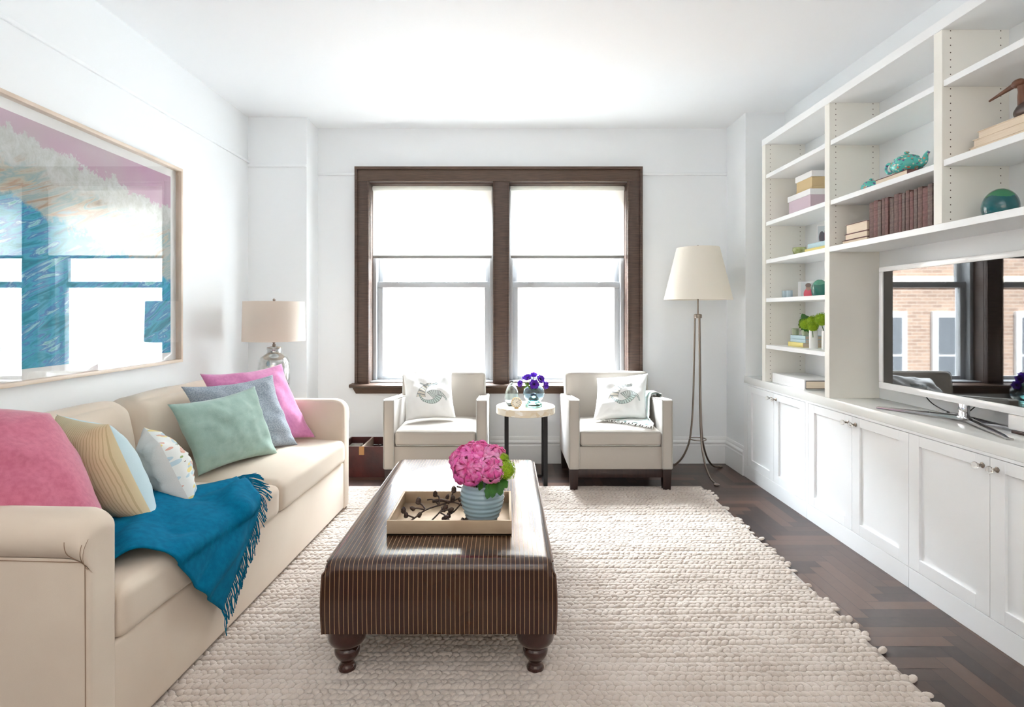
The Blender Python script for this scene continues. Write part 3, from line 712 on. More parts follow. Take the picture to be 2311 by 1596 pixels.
round_vase(1.985, 3.50, 1.358, 0.048, 0.106, M['glaze2'], 'rounded green jar beside the snapshot of the person in pink')

# teapots: turquoise with painted blossoms
m = mat('turquoise_painted_porcelain', srgb(92, 200, 190), 0.12, coat=0.5); M['turq'] = m; N, L, p = nodes(m)
tc = N.new('ShaderNodeTexCoord'); c = srgb(88, 196, 186)
wn = N.new('ShaderNodeTexNoise'); wn.inputs['Scale'].default_value = 60; L.new(tc.outputs['Object'], wn.inputs[0])
for k, (sc_, col_, th_) in enumerate(((34, srgb(64, 158, 150), 0.36), (40, srgb(214, 140, 110), 0.27), (40, srgb(96, 204, 190), 0.13), (46, srgb(104, 88, 150), 0.24), (52, srgb(226, 228, 210), 0.24))):
    v = N.new('ShaderNodeTexVoronoi'); v.inputs['Scale'].default_value = sc_; mp = N.new('ShaderNodeMapping'); mp.inputs['Location'].default_value = ((1 if k == 2 else k)*3.1, (1 if k == 2 else k)*1.7, k if k != 2 else 1)
    L.new(tc.outputs['Object'], mp.inputs[0]); L.new(mp.outputs[0], v.inputs[0])
    dd = nmath(N, L, 'ADD', v.outputs['Distance'], nmath(N, L, 'MULTIPLY', nmath(N, L, 'SUBTRACT', wn.outputs[0], 0.5), 0.45))
    c = nmix(N, L, nmath(N, L, 'LESS_THAN', dd, th_), c, col_)
L.new(c, p.inputs['Base Color'])
def teapot(cx, cy, z, R, label, rz, spout=True, name='teapot'):
    t = thing(name, label, 'teapot' if spout else 'sugar bowl', (cx, cy, z), rz)
    bm = BM(); lathe(bm, [(0, .0005), (R*0.62, 0), (R*0.64, R*0.06), (R*0.6, R*0.1), (R*0.9, R*0.35), (R*1.0, R*0.62), (R*0.92, R*0.9), (R*0.72, R*1.08), (R*0.70, R*1.12), (R*0.0, R*1.12)], seg=40, cap=False)
    obj('body', bm, M['turq'], t, smooth=50)
    bm = BM(); lathe(bm, [(R*0.72, R*1.11), (R*0.73, R*1.16), (R*0.60, R*1.26), (R*0.3, R*1.38), (R*0.1, R*1.41), (R*0.09, R*1.46), (R*0.17, R*1.52), (R*0.14, R*1.60), (R*0.05, R*1.64), (0, R*1.64)], seg=32); obj('lid', bm, M['turq'], t, smooth=50)
    if spout:
        bm = BM(); tube(bm, spline([(R*0.8, 0, R*0.45), (R*1.15, 0, R*0.65), (R*1.25, 0, R*1.0), (R*1.45, 0, R*1.25)], 6), [R*(0.26-0.16*k/18) for k in range(19)], 14); obj('spout', bm, M['turq'], t, smooth=50)
        bm = BM(); tube(bm, spline([(-R*0.85, 0, R*0.95), (-R*1.3, 0, R*1.05), (-R*1.45, 0, R*0.7), (-R*1.25, 0, R*0.4), (-R*0.9, 0, R*0.42)], 6), R*0.09, 10); obj('handle', bm, M['turq'], t, smooth=60)
    return t
teapot(1.995, 2.755, 1.940, 0.072, 'large turquoise painted teapot standing on the flat book', math.radians(-70))
teapot(1.945, 2.95, 1.893, 0.047, 'small lidded turquoise painted pot farther along than the large teapot', 0, False, 'sugar_bowl')
teapot(2.0, 2.51, 1.893, 0.042, 'small turquoise painted creamer half hidden behind the divider', math.radians(100), True, 'creamer')

# white vases with green viburnum on the lower shelf of bay one
for k, (x, y, h, lab) in enumerate(((1.945, 3.500, 0.115, 'white cylindrical vase holding green viburnum beside the votives'), (1.965, 3.395, 0.115, 'second white cylindrical vase partly hidden by the bookcase divider'))):
    bm = BM(); z = 1.030; R = 0.025
    lathe(bm, [(0, z+.0005), (R*0.95, z), (R, z+0.003), (R, z+h), (R*0.88, z+h), (R*0.88, z+0.02), (0, z+0.018)], x, y, 32, cap=False)
    single('cylinder_vase', bm, M['white_cer'], lab, 'vase', 'white vases of viburnum', 40)

def viburnum(c, R, label, stem_to, group, seed=0, leaf=None, name='viburnum_flower'):
    rnd = random.Random(seed); t = thing(name, label, 'flower', (stem_to[0], stem_to[1], stem_to[2]), 0, group)
    bm = BM(); N_ = 130; c = Vector(c)
    for i in range(N_):
        z = 1-2*(i+.5)/N_; a = i*2.39996; r = math.sqrt(1-z*z); d = Vector((r*math.cos(a), r*math.sin(a), z))
        if d.z < -0.75: continue
        lump = 0.86+0.16*noise.noise(d*2.2+Vector((seed, 0, 0)))+rnd.uniform(-.05, .05)
        q = c+d*R*lump; u = d.orthogonal().normalized(); u.rotate(Matrix.Rotation(rnd.random()*6, 3, d)); w_ = d.cross(u)
        fr = R*0.17
        ctr = bm.verts.new(q+d*fr*0.1)
        ring = []
        for k in range(10):
            aa = 2*PI*k/10; rr_ = fr*(1.0 if k % 2 == 0 else 0.5)
            ring.append(bm.verts.new(q+(u*math.cos(aa)+w_*math.sin(aa))*rr_+d*fr*(0.45 if k % 2 == 0 else 0.1)))
        for k in range(10): bm.faces.new((ctr, ring[k], ring[(k+1) % 10]))
    ball(bm, c, R*0.78, u=12, v=8)
    obj('flower_head', bm, M['lime'], t, True, 0.1 and 30)
    bm = BM(); tube(bm, spline([c-Vector((0, 0, R*0.7)), (c+Vector(stem_to))/2, stem_to], 5), 0.0022, 6); obj('stem', bm, M['leafd'], t, True)
    return t
def leaf_mesh(bm, base, tip, width, up, curl=0.2, seg=8, serr=0.1):
    base, tip = Vector(base), Vector(tip); d = tip-base; ln = d.length; dn = d.normalized(); side = dn.cross(Vector(up)).normalized(); nn = side.cross(dn)
    L_, R_, Cn = [], [], []
    for i in range(seg+1):
        s = i/seg; wd = width*math.sin(PI*min(1, s*0.97+0.03))**0.75*(1+serr*(1 if i % 2 else -1)); c = base+d*s+nn*(curl*ln*(s*(1-s)))*1.2
        Cn.append(bm.verts.new(c-nn*wd*0.12)); L_.append(bm.verts.new(c+side*wd)); R_.append(bm.verts.new(c-side*wd))
    for i in range(seg):
        bm.faces.new((Cn[i], Cn[i+1], L_[i+1], L_[i])); bm.faces.new((Cn[i+1], Cn[i], R_[i], R_[i+1]))
vib = [((1.925, 3.555, 1.180), 0.040, (1.945, 3.500, 1.06), 'pale viburnum cluster lowest and leftmost in the shelf vase'), ((1.94, 3.495, 1.195), 0.046, (1.946, 3.505, 1.06), 'viburnum cluster at the centre over the shelf vase'), ((1.955, 3.425, 1.212), 0.047, (1.965, 3.395, 1.06), 'tallest viburnum cluster next to the bookcase divider'), ((1.915, 3.455, 1.168), 0.036, (1.942, 3.495, 1.06), 'low front viburnum cluster drooping over the vase rim')]
for i, (c, R, st, lab) in enumerate(vib): viburnum(c, R, lab, st, 'viburnum in the shelf vases', i)
bm = BM(); leaf_mesh(bm, (1.945, 3.505, 1.14), (1.945, 3.66, 1.215), 0.042, (-0.7, -0.6, 0.4), 0.1, 12, 0.12); leaf_mesh(bm, (1.945, 3.505, 1.14), (1.925, 3.60, 1.25), 0.030, (-0.7, -0.6, 0.3), 0.1, 10, 0.12)
tube(bm, [(1.945, 3.505, 1.05), (1.945, 3.51, 1.15)], 0.002, 6)
single('viburnum_leaf_sprig', bm, M['leafd'], 'dark green serrated leaves reaching left from the shelf vase', 'leaves', smooth=60)

# carved shorebird on the stacked books
t = thing('carved_bird', 'dark carved wooden bird with a long bill standing on the flat books', 'sculpture', (1.985, 2.02, 1.9875))
bm = BM(); rings = []
for s, y, z, rx, rz_ in ((0, 2.150, 2.018, 0.006, 0.010), (1, 2.143, 2.022, 0.022, 0.022), (2, 2.12, 2.026, 0.033, 0.033), (3, 2.07, 2.028, 0.040, 0.038), (4, 2.01, 2.028, 0.038, 0.036), (5, 1.95, 2.034, 0.028, 0.026), (6, 1.90, 2.040, 0.014, 0.014), (7, 1.87, 2.044, 0.004, 0.005)):
    rings.append([bm.verts.new((1.985+rx*math.cos(2*PI*k/20), y, z+rz_*math.sin(2*PI*k/20))) for k in range(20)])
for a, b in zip(rings, rings[1:]):
    for k in range(20): bm.faces.new((a[k], a[(k+1) % 20], b[(k+1) % 20], b[k]))
bm.faces.new(rings[0]); bm.faces.new(rings[-1][::-1]); obj('body', bm, M['birdwood'], t, True, 180)
bm = BM(); tube(bm, spline([(1.975, 2.113, 2.04), (1.965, 2.108, 2.075), (1.958, 2.103, 2.105), (1.955, 2.108, 2.125)], 5), [0.017-0.006*min(1, k/8) for k in range(16)], 14)
ball(bm, (1.955, 2.112, 2.128), 0.021, 0.85, 1.15, 0.8, 18, 12); obj('neck', bm, M['birdneck'], t, True, 180)
bm = BM(); tube(bm, spline([(1.955, 2.125, 2.128), (1.952, 2.17, 2.118), (1.950, 2.232, 2.106)], 8), [0.011-0.007*k/16 for k in range(17)], 10); obj('bill', bm, M['birdneck'], t, True, 180)
bm = BM(); box(bm, 1.965, 2.005, 2.0, 2.07, 1.9875, 1.996, 0.002); obj('base', bm, M['birdwood'], t, True)

# ------------------------------------------------------------------ large framed painting on the left wall
m = bpy.data.materials.new('seascape_painting'); m.use_nodes = True; M['painting'] = m; N, L, p = nodes(m)
geo = N.new('ShaderNodeNewGeometry'); sp = N.new('ShaderNodeSeparateXYZ'); L.new(geo.outputs['Position'], sp.inputs[0])
Y, Z = sp.outputs[1], sp.outputs[2]
mp = N.new('ShaderNodeMapping'); mp.inputs['Rotation'].default_value = (math.radians(-24), 0, 0); L.new(geo.outputs['Position'], mp.inputs[0])
def NZ(scale, det=6, st=(1, 1, 1), loc=(0, 0, 0), dist=0, rough=0.6):
    q = N.new('ShaderNodeMapping'); q.inputs['Scale'].default_value = st; q.inputs['Location'].default_value = loc; L.new(mp.outputs[0], q.inputs[0])
    n_ = N.new('ShaderNodeTexNoise'); n_.inputs['Scale'].default_value = scale; n_.inputs['Detail'].default_value = det; n_.inputs['Distortion'].default_value = dist; n_.inputs['Roughness'].default_value = rough
    L.new(q.outputs[0], n_.inputs[0]); return n_.outputs[0]
def RAMP(f, els, const=False):
    r_ = N.new('ShaderNodeValToRGB'); cr = r_.color_ramp
    while len(cr.elements) < len(els): cr.elements.new(0.5)
    for e, (po, co_) in zip(cr.elements, els): e.position = po; e.color = co_
    if const: cr.interpolation = 'CONSTANT'
    L.new(f, r_.inputs[0]); return r_.outputs[0]
def SM(v, a, b):
    n_ = N.new('ShaderNodeMapRange'); n_.interpolation_type = 'SMOOTHSTEP'; n_.inputs[1].default_value = a; n_.inputs[2].default_value = b; L.new(v, n_.inputs[0]); return n_.outputs[0]
strokes = NZ(9, 7, (1, 0.25, 1.5), dist=1.5)
sky_n = NZ(7, 10, (1, 1, 1), (3, 1, 2), 0.2, 0.75)
pink = RAMP(NZ(2, 2), [(0.3, srgb(190, 174, 178)), (0.6, srgb(188, 150, 174)), (0.8, srgb(180, 134, 158))])
foam = RAMP(NZ(16, 9, (1, 1, 1), (1, 0, 5), 0.5, 0.8), [(0.2, srgb(140, 144, 132)), (0.42, srgb(186, 188, 182)), (0.6, srgb(206, 208, 206)), (0.8, srgb(166, 176, 176))])
hill = RAMP(strokes, [(0.25, srgb(110, 100, 94)), (0.38, srgb(176, 156, 134)), (0.45, srgb(182, 184, 178)), (0.52, srgb(146, 170, 172)), (0.58, srgb(186, 182, 166)), (0.65, srgb(178, 150, 126)), (0.75, srgb(160, 176, 180))])
sea = RAMP(NZ(14, 7, (1, 0.3, 1.6), (7, 2, 0), 1.2), [(0.25, srgb(20, 92, 120)), (0.4, srgb(24, 140, 160)), (0.5, srgb(70, 166, 196)), (0.57, srgb(60, 120, 176)), (0.63, srgb(150, 206, 214)), (0.72, srgb(30, 150, 150)), (0.85, srgb(210, 226, 226))])
zn = nmath(N, L, 'ADD', Z, nmath(N, L, 'MULTIPLY', nmath(N, L, 'SUBTRACT', sky_n, 0.5), 0.28))
bound1 = nmath(N, L, 'SUBTRACT', zn, nmath(N, L, 'MULTIPLY', nmath(N, L, 'SUBTRACT', Y, 2.6), -0.10))        # sky edge
bound2 = nmath(N, L, 'ADD', zn, nmath(N, L, 'MULTIPLY', nmath(N, L, 'SUBTRACT', Y, 2.4), 0.12))
bound3 = nmath(N, L, 'ADD', zn, nmath(N, L, 'MULTIPLY', nmath(N, L, 'SUBTRACT', Y, 2.4), 0.25))
c = nmix(N, L, SM(bound3, 1.67, 1.72), sea, hill)
c = nmix(N, L, SM(bound2, 1.80, 1.90), c, foam)
c = nmix(N, L, SM(bound1, 1.955, 1.965), c, pink)
L.new(c, p.inputs['Base Color']); p.inputs['Roughness'].default_value = 0.8
y0, y1, z0, z1 = 1.62, 3.41, 0.953, 2.139; X = XL
t = thing('framed_painting', 'large pale-framed seascape in pink, sand and turquoise hung above the sofa', 'painting', (X+0.02, (y0+y1)/2, z0))
bm = BM(); fw = 0.018
for q in ((y0, y1, z1-fw, z1), (y0, y1, z0, z0+fw), (y0, y0+fw, z0+fw, z1-fw), (y1-fw, y1, z0+fw, z1-fw)): box(bm, X, X+0.045, *q, 0.002)
obj('frame', bm, M['frame'], t, True)
bm = BM(); box(bm, X+0.002, X+0.010, y0+fw, y1-fw, z0+fw, z1-fw); obj('mat_board', bm, M['matb'], t, True)
bm = BM(); box(bm, X+0.010, X+0.013, y0+0.07, y1-0.075, z0+0.065, z1-0.065); obj('canvas', bm, M['painting'], t, True)
m = bpy.data.materials.new('picture_glass'); m.use_nodes = True; N, L, p = nodes(m); M['pglass'] = m
for n_ in list(N): N.remove(n_)
o_ = N.new('ShaderNodeOutputMaterial'); t_ = N.new('ShaderNodeBsdfTransparent'); g_ = N.new('ShaderNodeBsdfGlossy'); g_.inputs['Roughness'].default_value = 0.0; f_ = N.new('ShaderNodeFresnel'); f_.inputs[0].default_value = 1.9; mx_ = N.new('ShaderNodeMixShader')
_ge = N.new('ShaderNodeNewGeometry'); L.new(nmath(N, L, 'MULTIPLY', nmath(N, L, 'SUBTRACT', 1.0, _ge.outputs['Backfacing']), f_.outputs[0]), mx_.inputs[0]); L.new(t_.outputs[0], mx_.inputs[1]); L.new(g_.outputs[0], mx_.inputs[2]); L.new(mx_.outputs[0], o_.inputs[0])
bm = BM(); box(bm, X+0.034, X+0.036, y0+fw-0.002, y1-fw+0.002, z0+fw-0.002, z1-fw+0.002); obj('glazing', bm, m, t, True)

# ------------------------------------------------------------------ rug of chunky plaited wool
def make_rug():
    x0, x1, y0, y1 = -1.12, 1.36, 1.30, 3.985
    rx, ry = 0.026, 0.0255
    nx, ny = int((x1-x0)/rx), int((y1-y0)/ry)
    su, sv = 9, 4
    tv = []
    for j in range(sv):
        ph = (PI/2)*(j/sv)*1.0
        for k in range(su):
            a = 2*PI*k/su; tv.append((math.cos(a)*math.cos(ph)**0.8, math.sin(a)*math.cos(ph)**0.8, math.sin(ph)))
    tv.append((0, 0, 1)); tv = np.array(tv)
    tf = []
    for j in range(sv-1):
        for k in range(su): tf.append((j*su+k, j*su+(k+1) % su, (j+1)*su+(k+1) % su, (j+1)*su+k))
    tq = np.array(tf); tt = np.array([((sv-1)*su+k, (sv-1)*su+(k+1) % su, sv*su) for k in range(su)])
    rng = np.random.default_rng(3)
    V, Q, T = [], [], []; b = 0
    for j in range(ny):
        yy = y0+j*ry; ext = rng.uniform(-0.012, 0.014); sl = 1 if j % 2 else -1
        # twist of the plait wanders along the row
        hrow = rng.uniform(0.8, 1.15)
        for i in range(nx+(1 if ext > 0.004 else 0)):
            x = x0+i*rx+(0.013 if j % 2 else 0)+rng.normal(0, 0.0018)
            wob = 0.006*math.sin(x*2.1+j*0.13)+0.003*math.sin(x*7+j)
            skew = (yy-y0)/(y1-y0)*0.05+0.0
            a = sl*(0.60+rng.normal(0, 0.15)); L_ = 0.0212*(1+rng.normal(0, 0.09)); w_ = 0.0132*(1+rng.normal(0, 0.09)); h_ = 0.0105*hrow*(1+rng.normal(0, 0.12))
            c, s = math.cos(a), math.sin(a)
            P = tv*np.array([L_, w_, h_]); P[:, 2] += tv[:, 0]*0.0035
            R = np.stack([P[:, 0]*c-P[:, 1]*s, P[:, 0]*s+P[:, 1]*c, P[:, 2]], 1)
            R += np.array([x+ext*(x-x0)/(x1-x0)+skew*(x-x0)/(x1-x0), yy+wob+rng.normal(0, 0.0008), 0.006])
            V.append(R); Q.append(tq+b); T.append(tt+b); b += len(tv)
    V = np.concatenate(V); Q = np.concatenate(Q); T = np.concatenate(T)
    # flat woven backing
    bv = np.array([(x0, y0-.01, .0005), (x1-.005, y0-.01, .0005), (x1+.045, y1, .0005), (x0, y1, .0005), (x0, y0-.01, .009), (x1-.005, y0-.01, .009), (x1+.045, y1, .009), (x0, y1, .009)])
    bq = np.array([(3, 2, 1, 0), (4, 5, 6, 7), (0, 1, 5, 4), (1, 2, 6, 5), (2, 3, 7, 6), (3, 0, 4, 7)])+b
    V = np.concatenate([V, bv]); Q = np.concatenate([Q, bq])
    me = bpy.data.meshes.new('rug')
    nl = Q.size+T.size; npoly = len(Q)+len(T)
    me.vertices.add(len(V)); me.vertices.foreach_set('co', V.astype(np.float32).ravel())
    me.loops.add(nl); me.loops.foreach_set('vertex_index', np.concatenate([Q.ravel(), T.ravel()]).astype(np.int32))
    me.polygons.add(npoly)
    starts = np.concatenate([np.arange(len(Q))*4, Q.size+np.arange(len(T))*3]); me.polygons.foreach_set('loop_start', starts.astype(np.int32))
    me.update(calc_edges=True); me.validate()
    m = mat('plaited_wool', srgb(208, 197, 187), 0.95, col2=srgb(196, 184, 173), vscale=5, bump=0.5, bscale=260, bdist=0.004, sheen=0.3, vdetail=8)
    o = link('rug', me, m, None, True, 180)
    tag(o, 'chunky cream wool rug of plaited rows under the ottoman', 'rug')
make_rug()

# ------------------------------------------------------------------ sofa
SR = math.radians(-2.62)
sofa = thing('sofa', 'long beige rolled-arm sofa with loose cushions along the left wall', 'sofa', (-1.1037, 1.45, 0), SR)
Ms = Matrix.Translation(sofa.location) @ Matrix.Rotation(SR, 4, 'Z'); Msi = Ms.inverted()
SL = 2.135
bm = BM(); box(bm, -0.90, -0.004, 0.05, SL-0.05, 0.025, 0.322, 0.014, 3); obj('base', bm, M['beige'], sofa)
bm = BM(); box(bm, -0.92, -0.78, 0.03, SL-0.03, 0.10, 0.72, 0.035, 4); obj('back_frame', bm, M['beige'], sofa)
def arm(y_in, y_out, name):
    """slim arm, slightly rolled to the outside, with a rounded front top"""
    s = 1 if y_out > y_in else -1; T = abs(y_out-y_in)
    zt = 0.712; r = 0.066
    prof = [(0.0, 0.03)]
    prof += [(0.0, z) for z in (0.2, 0.4, 0.55, 0.64)]
    # top roll: circle overhanging the outer side
    cx, cz = T-0.058, zt-r
    for k in range(0, 15):
        a = PI*0.80-(PI*0.80+PI*0.33)*k/14
        prof.append((cx+(r+0.010)*math.cos(a)*(1.0 if math.cos(a) > 0 else 1.0), cz+r*math.sin(a)))
    prof += [(T-0.002, zt-2*r+0.018), (T, zt-2*r-0.01), (T, 0.4), (T, 0.2), (T, 0.03)]
    prof[1:5] = [(max(0, 0), z) for z in (0.2, 0.4, 0.52, 0.60)]
    prof = [(max(p_, 0.0), q_) for p_, q_ in prof]
    bm = BM(); rings = []
    xs = [-0.92, -0.70, -0.45, -0.25, -0.12, -0.07] + [-0.07+0.07*math.sin(PI/2*k/12) for k in range(1, 13)]
    pc, qc = T*0.5, 0.36
    for x in xs:
        e = max(0, (x+0.07)/0.07); drop = 1-math.sqrt(max(0, 1-e*e)); e2 = max(0, (x+0.014)/0.014); ins = 0.011*(1-math.sqrt(max(0, 1-e2*e2)))
        sc_ = (zt-0.055*drop)/zt
        rings.append([bm.verts.new((x, y_in+s*(pc+(p_-pc)*(1-ins/(T*0.5))), q_*sc_ if q_ > 0.1 else q_)) for p_, q_ in prof])
    n_ = len(prof)
    for a, b in zip(rings, rings[1:]):
        for k in range(n_-1): bm.faces.new((a[k], a[k+1], b[k+1], b[k]))
        bm.faces.new((a[n_-1], a[0], b[0], b[n_-1]))
    bm.faces.new(rings[0]); bm.faces.new(rings[-1][::-1])
    o = obj('arm', bm, M['beige'], sofa, False, 50)
    # seams: front panel edge and the pleated circle of the roll
    yo = y_in+s*(T+0.001)
    bm = BM()
    tube(bm, [(-0.0105, yo, 0.04), (-0.0105, yo, 0.3), (-0.012, yo, zt-2*r+0.010)], 0.0011, 5)
    tube(bm, [(-0.90, yo, zt-2*r+0.012), (-0.5, yo, zt-2*r+0.012), (-0.012, yo, zt-2*r+0.010)], 0.0011, 5)
    def rollpt(x, a): return (x, y_in+s*(cx+(r+0.0105)*math.cos(a)), (cz+(r+.0008)*math.sin(a))*(1-0.055/zt*(1-math.sqrt(max(0, 1-max(0, (x+0.07)/0.07)**2)))))
    tube(bm, [rollpt(-0.018-0.036*math.sin(min(1, k/5)*PI/2), -1.02+1.10*k/9) for k in range(10)], 0.0009, 5)
    tube(bm, [rollpt(-0.014+0.0005*k, -1.02+1.35*k/9) for k in range(10)], 0.0009, 5)
    tube(bm, [rollpt(-0.012+0.0045*min(k, 2), -1.0+1.7*k/9) for k in range(10)], 0.0007, 5)
    obj('seam', bm, M['seam'], o)
    return o
arm(0.115, 0.018, 'near'); arm(SL-0.115, SL-0.018, 'far')
ZSEAT = 0.462
for k, (a, b) in enumerate(((0.118, 1.122), (1.128, SL-0.118))):
    bm = BM(); softbox(bm, -0.74, 0.012, a, b, 0.318, ZSEAT, 7, 22, 0.030, 0.004, k); obj('seat_cushion', bm, M['beige'], sofa, False, 180)
for k, (a, b) in enumerate(((0.120, 1.090), (1.100, SL-0.120))):
    bm = BM(); softbox(bm, -0.10, 0.10, a, b, 0, 0.40, 4.2, 22, 0.012, 0.006, k+5, crown_y=0.045)
    Mt = Matrix.Translation((-0.705, 0, 0.452)) @ Matrix.Rotation(math.radians(-10), 4, 'Y')
    bmesh.ops.transform(bm, matrix=Mt, verts=bm.verts); obj('back_cushion', bm, M['beige'], sofa, False, 180)
for x, y in ((-0.06, 0.06), (-0.06, SL-0.06), (-0.85, 0.06), (-0.85, SL-0.06)):
    bm = BM(); box(bm, x-0.025, x+0.025, y-0.025, y+0.025, 0.0, 0.03, 0.003); obj('foot', bm, M['espresso'], sofa)
def seat_z(x, y):
    """height of the seat cushions at a point of the sofa's own frame"""
    a, b = (0.118, 1.122) if y < 1.125 else (1.128, SL-0.118)
    u = (x+0.364)/0.376; v = (y-(a+b)/2)/((b-a)/2)
    q = max(0, (1-min(1, u*u))*(1-min(1, v*v)))**0.6
    return ZSEAT+0.030*q

# ------------------------------------------------------------------ pillows
def pillow(name, label, BL, BR, TR, TL, thick, mats, pinch=0.09, seed=0, group='throw pillows', wr=0.010, power=0.5, cat='pillow', n=26, ears=0.0, parent=None):
    """stuffed square pillow through four corner points; front faces the (BR-BL)x(TL-BL) side"""
    BL, BR, TR, TL = map(Vector, (BL, BR, TR, TL)); bm = BM(); uvl = bm.loops.layers.uv.new('UV')
    nrm = (BR-BL).cross(TL-BL).normalized()
    grids = []
    for side in (1, -1):
        g_ = []
        for j in range(n+1):
            row = []
            for i in range(n+1):
                u = -1+2*i/n; v = -1+2*j/n; u = math.sin(u*PI/2)*0.5+u*0.5; v = math.sin(v*PI/2)*0.5+v*0.5
                edge = i in (0, n) or j in (0, n)
                if side == -1 and edge: row.append(grids[0][j][i]); continue
                uu = u*(1-pinch*(1-v*v)); vv = v*(1-pinch*(1-u*u))
                a = (1+uu)/2; b = (1+vv)/2
                p_ = BL*(1-a)*(1-b)+BR*a*(1-b)+TR*a*b+TL*(1-a)*b
                t_ = thick*((1-u*u)*(1-v*v))**power
                q = Vector((u*2.2+seed*3.7, v*2.2+seed, side*1.3))
                wrk = noise.noise(q*1.4)*wr*1.6+abs(noise.noise(Vector((u*2+v*3+seed, (u-v)*1.2, side))))*wr*0.8
                wrk += wr*0.8*(1-abs(noise.noise(q*1.9+Vector((7, seed, 0)))))**7*math.cos(seed+u*2)
                p_ = p_+nrm*side*(t_*0.5+wrk*min(1, t_/thick*2.5))
                v_ = bm.verts.new(p_); row.append(v_)
            g_.append(row)
        grids.append(g_)
        for j in range(n):
            for i in range(n):
                q = [g_[j][i], g_[j][i+1], g_[j+1][i+1], g_[j+1][i]]
                ij = [(i, j), (i+1, j), (i+1, j+1), (i, j+1)]
                if side == -1: q.reverse(); ij.reverse()
                f = bm.faces.new(q); f.material_index = 0 if side == 1 else (1 if isinstance(mats, list) else 0)
                for lp, (ii, jj) in zip(f.loops, ij): lp[uvl].uv = tuple((1+(math.sin((-1+2*k_/n)*PI/2)*0.5+(-1+2*k_/n)*0.5))/2 for k_ in (ii, jj))
    return tag(link(name, (lambda me: (bm.to_mesh(me), bm.free(), me)[-1])(bpy.data.meshes.new(name)), mats, None, True, 180), label, cat, group)

def uvmat(name, base, rough=0.9):
    m = mat(name, base, rough, sheen=0.2); N, L, p = nodes(m); tc = N.new('ShaderNodeTexCoord'); return m, N, L, p, tc.outputs['UV']
# striped ticking
m, N, L, p, UV = uvmat('striped_ticking', srgb(198, 176, 134)); M['stripe'] = m
sp = N.new('ShaderNodeSeparateXYZ'); L.new(UV, sp.inputs[0])
st = nmath(N, L, 'FRACT', nmath(N, L, 'MULTIPLY', sp.outputs[0], 36)); st = nmath(N, L, 'LESS_THAN', st, 0.32)
L.new(nmix(N, L, st, srgb(216, 200, 162), srgb(196, 178, 138)), p.inputs['Base Color'])
# white linen with loose watercolour blossoms
m, N, L, p, UV = uvmat('watercolour_floral', srgb(230, 232, 230)); M['floral'] = m
c = srgb(232, 234, 230)
for k, (sc_, col_, t_) in enumerate(((4, srgb(190, 212, 220), 0.42), (4.5, srgb(236, 218, 150), 0.30), (5, srgb(222, 172, 156), 0.22), (5.5, srgb(140, 164, 104), 0.17), (7, srgb(110, 84, 84), 0.10))):
    v = N.new('ShaderNodeTexVoronoi'); v.inputs['Scale'].default_value = sc_; mp = N.new('ShaderNodeMapping'); mp.inputs['Location'].default_value = (k*1.3, k*2.1, 0); mp.inputs['Scale'].default_value = (1, 1.8, 1); mp.inputs['Rotation'].default_value = (0, 0, k*0.8)
    L.new(UV, mp.inputs[0]); L.new(mp.outputs[0], v.inputs[0]); c = nmix(N, L, nmath(N, L, 'LESS_THAN', v.outputs['Distance'], t_), c, col_)
L.new(c, p.inputs['Base Color'])
# shell drawing
m, N, L, p, UV = uvmat('shell_print_cotton', srgb(236, 236, 234)); M['shell'] = m
sp = N.new('ShaderNodeSeparateXYZ'); L.new(UV, sp.inputs[0]); U_, V_ = sp.outputs[0], sp.outputs[1]
def arc_band(cx, cy, r, wdt, a0, a1, ribs):
    dx = nmath(N, L, 'SUBTRACT', U_, cx); dy = nmath(N, L, 'SUBTRACT', V_, cy)
    rr_ = nmath(N, L, 'SQRT', nmath(N, L, 'ADD', nmath(N, L, 'MULTIPLY', dx, dx), nmath(N, L, 'MULTIPLY', dy, dy)))
    an = nmath(N, L, 'ARCTAN2', dy, dx)
    inb = nmath(N, L, 'MULTIPLY', nmath(N, L, 'GREATER_THAN', an, a0), nmath(N, L, 'LESS_THAN', an, a1))
    wf = nmath(N, L, 'MULTIPLY', nmath(N, L, 'SUBTRACT', an, a0), wdt/(a1-a0)); wf = nmath(N, L, 'ADD', wf, 0.012)
    dr = nmath(N, L, 'ABSOLUTE', nmath(N, L, 'SUBTRACT', rr_, r))
    body = nmath(N, L, 'MULTIPLY', inb, nmath(N, L, 'LESS_THAN', dr, wf))
    edge = nmath(N, L, 'MULTIPLY', body, nmath(N, L, 'GREATER_THAN', dr, nmath(N, L, 'SUBTRACT', wf, 0.007)))
    rib = nmath(N, L, 'MULTIPLY', body, nmath(N, L, 'LESS_THAN', nmath(N, L, 'FRACT', nmath(N, L, 'MULTIPLY', an, ribs)), 0.28))
    return body, nmath(N, L, 'MAXIMUM', edge, rib)
c = nmix(N, L, 0.0, srgb(238, 238, 236), srgb(238, 238, 236))
for args, tint in (((0.62, 0.38, 0.30, 0.085, 1.35, 3.6 if False else 3.1, 4.5), srgb(214, 208, 196)), ((0.50, 0.50, 0.22, 0.06, -2.9, -0.3, 5.0), srgb(196, 212, 206)), ((0.66, 0.28, 0.20, 0.075, 0.2, 2.4, 6.0), srgb(206, 214, 210)), ((0.5, 0.95, 0.30, 0.012, -2.2, -0.9, 0.1), srgb(190, 196, 194))):
    b_, e_ = arc_band(*args); c = nmix(N, L, b_, c, tint); c = nmix(N, L, e_, c, srgb(128, 132, 132))
L.new(c, p.inputs['Base Color'])

